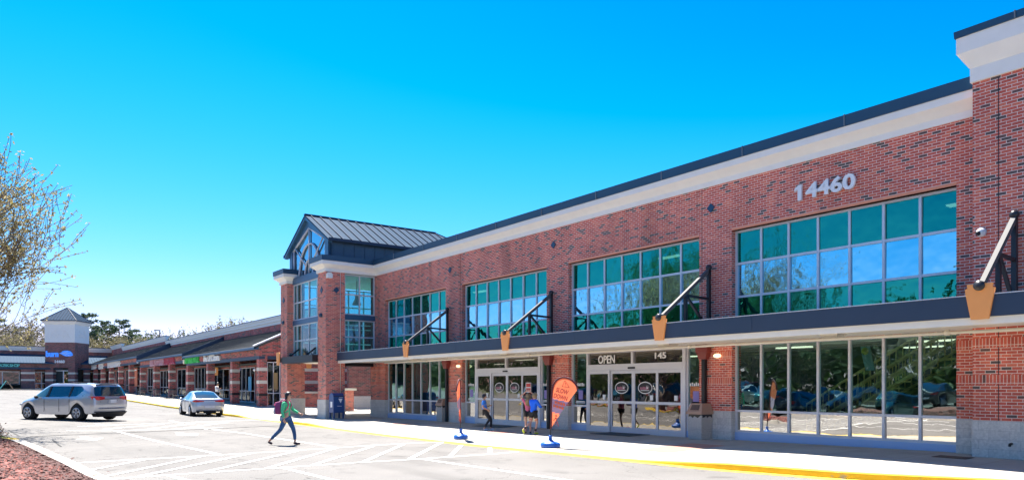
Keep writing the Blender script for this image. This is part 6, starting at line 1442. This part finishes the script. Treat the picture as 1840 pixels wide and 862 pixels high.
# running boy in the blue hoodie seen from behind
JR = dict(pelvis=(0,.0,.84), spine=(0,.02,.98), chest=(0,.05,1.16), neck=(0,.07,1.32), head=(.0,.09,1.445),
  rhip=(.08,0,.81), rknee=(.09,.12,.46), rcalf=(.09,.08,.30), rankle=(.09,.02,.10), rheel=(.09,-.01,.045), rtoe=(.10,.18,.032),
  lhip=(-.08,0,.81), lknee=(-.10,-.02,.47), lcalf=(-.12,-.20,.34), lankle=(-.15,-.36,.22), lheel=(-.15,-.40,.17), ltoe=(-.17,-.30,.05),
  rsho=(.17,.03,1.25), relb=(.22,.16,1.03), rwri=(.12,.34,1.04), lsho=(-.17,.05,1.25), lelb=(-.23,.14,1.04), lwri=(-.14,.32,1.10))
x, y, z = ground_at(958, 779.5, walk_z); SR = .93
wear = [('shorts', M_SHORT, [[('pelvis',.118),('rhip',.100),(('rhip','rknee',.62),.090)],[('pelvis',.118),('lhip',.100),(('lhip','lknee',.62),.090)]]),
 ('shorts_hem', M_ORT, [[(('rhip','rknee',.66),.091),(('rhip','rknee',.78),.088)]]), ('shorts_hem', M_ORT, [[(('lhip','lknee',.66),.091),(('lhip','lknee',.78),.088)]]),
 ('hoodie', M_BLUE2, [[('spine',.128),('chest',.136),(('chest','neck',.7),.085)],[('spine',.128),(('spine','pelvis',1.15),.140)],[('chest',.136),('rsho',.078),('relb',.060),(('relb','rwri',.9),.042)],[('chest',.136),('lsho',.078),('lelb',.060),(('lelb','lwri',.9),.042)]]),
 ('sock', M_BLK, [[(('rcalf','rankle',.4),.050),('rankle',.042)]]), ('sock', M_BLK, [[(('lcalf','lankle',.4),.050),('lankle',.042)]]),
 shoe('shoe', M_NEON, 'r'), shoe('shoe', M_NEON, 'l')]
person('running boy in a bright blue hoodie, black shorts and neon yellow shoes seen from behind', (x, y, z), face_rz(CA*.55+SA*.55, -SA*.55+CA*.55), JR, SR, M_SKINL, wear, M_HAIRY, short_hair)
# girl in pink behind him, arms raised over her bent head
JG = dict(pelvis=(0,.0,.84), spine=(0,.0,.98), chest=(0,-.02,1.16), neck=(0,-.02,1.32), head=(0,-.03,1.44),
  rhip=(.08,0,.81), rknee=(.09,.03,.45), rcalf=(.09,.0,.30), rankle=(.09,-.03,.09), rheel=(.09,-.06,.045), rtoe=(.10,.12,.032),
  lhip=(-.08,0,.81), lknee=(-.09,.06,.45), lcalf=(-.09,.03,.30), lankle=(-.09,.0,.09), lheel=(-.09,-.03,.045), ltoe=(-.10,.15,.032),
  rsho=(.16,-.02,1.27), relb=(.31,-.04,1.44), rwri=(.11,-.08,1.60), lsho=(-.16,-.02,1.27), lelb=(-.30,-.02,1.45), lwri=(-.10,-.06,1.61))
wear = [('shorts', M_SHORT, [[('pelvis',.112),('rhip',.094),(('rhip','rknee',.5),.080)],[('pelvis',.112),('lhip',.094),(('lhip','lknee',.5),.080)]]),
 ('shirt', M_PINK, [[('spine',.112),('chest',.122),(('chest','neck',.6),.07)],[('spine',.112),(('spine','pelvis',.9),.12)],[('chest',.122),('rsho',.066),(('rsho','relb',.55),.056)],[('chest',.122),('lsho',.066),(('lsho','lelb',.55),.056)]]),
 shoe('shoe', M_SHOE, 'r'), shoe('shoe', M_SHOE, 'l')]
def girl_hair(b, hd, f, up, sd, s): cap_hair(b, hd, f, up, sd, s, .30, .108)
x2, y2 = x + SA*.55 - CA*.17, y + CA*.55 + SA*.17
person('girl in a pink shirt with blond hair, arms raised, behind the running boy', (x2, y2, walk_z(x2,y2)), face_rz(SA, CA), JG, .92, M_SKINL, wear, M_HAIRY, girl_hair)
# person in white by the second pier of the row
JS = dict(JG); JS.update(rsho=(.18,-.02,1.30), relb=(.23,.05,1.06), rwri=(.10,.22,1.14), lsho=(-.18,-.02,1.30), lelb=(-.23,.0,1.04), lwri=(-.20,.12,.84), head=(0,.05,1.475))
wear = [('trousers', M_BLK, [[('pelvis',.116),('rhip',.094),('rknee',.064),(('rcalf','rankle',.9),.048)],[('pelvis',.116),('lhip',.094),('lknee',.064),(('lcalf','lankle',.9),.048)]]),
 ('shirt', M_WHITE, [[('spine',.122),('chest',.134),(('chest','neck',.6),.075)],[('spine',.122),(('spine','pelvis',.9),.128)],[('chest',.134),('rsho',.074),('relb',.054),(('relb','rwri',.85),.042)],[('chest',.134),('lsho',.074),('lelb',.054),(('lelb','lwri',.85),.042)]]),
 shoe('shoe', M_SHOE, 'r'), shoe('shoe', M_SHOE, 'l')]
Y_ = 60.2; X_ = xy(390, Y_); person('person with black hair in a white shirt standing by the shop door beyond the sedan', (X_, Y_, walk_z(X_,Y_)), face_rz(CA, -SA), JS, 1.07, M_SKIN, wear, M_HAIRB, short_hair)
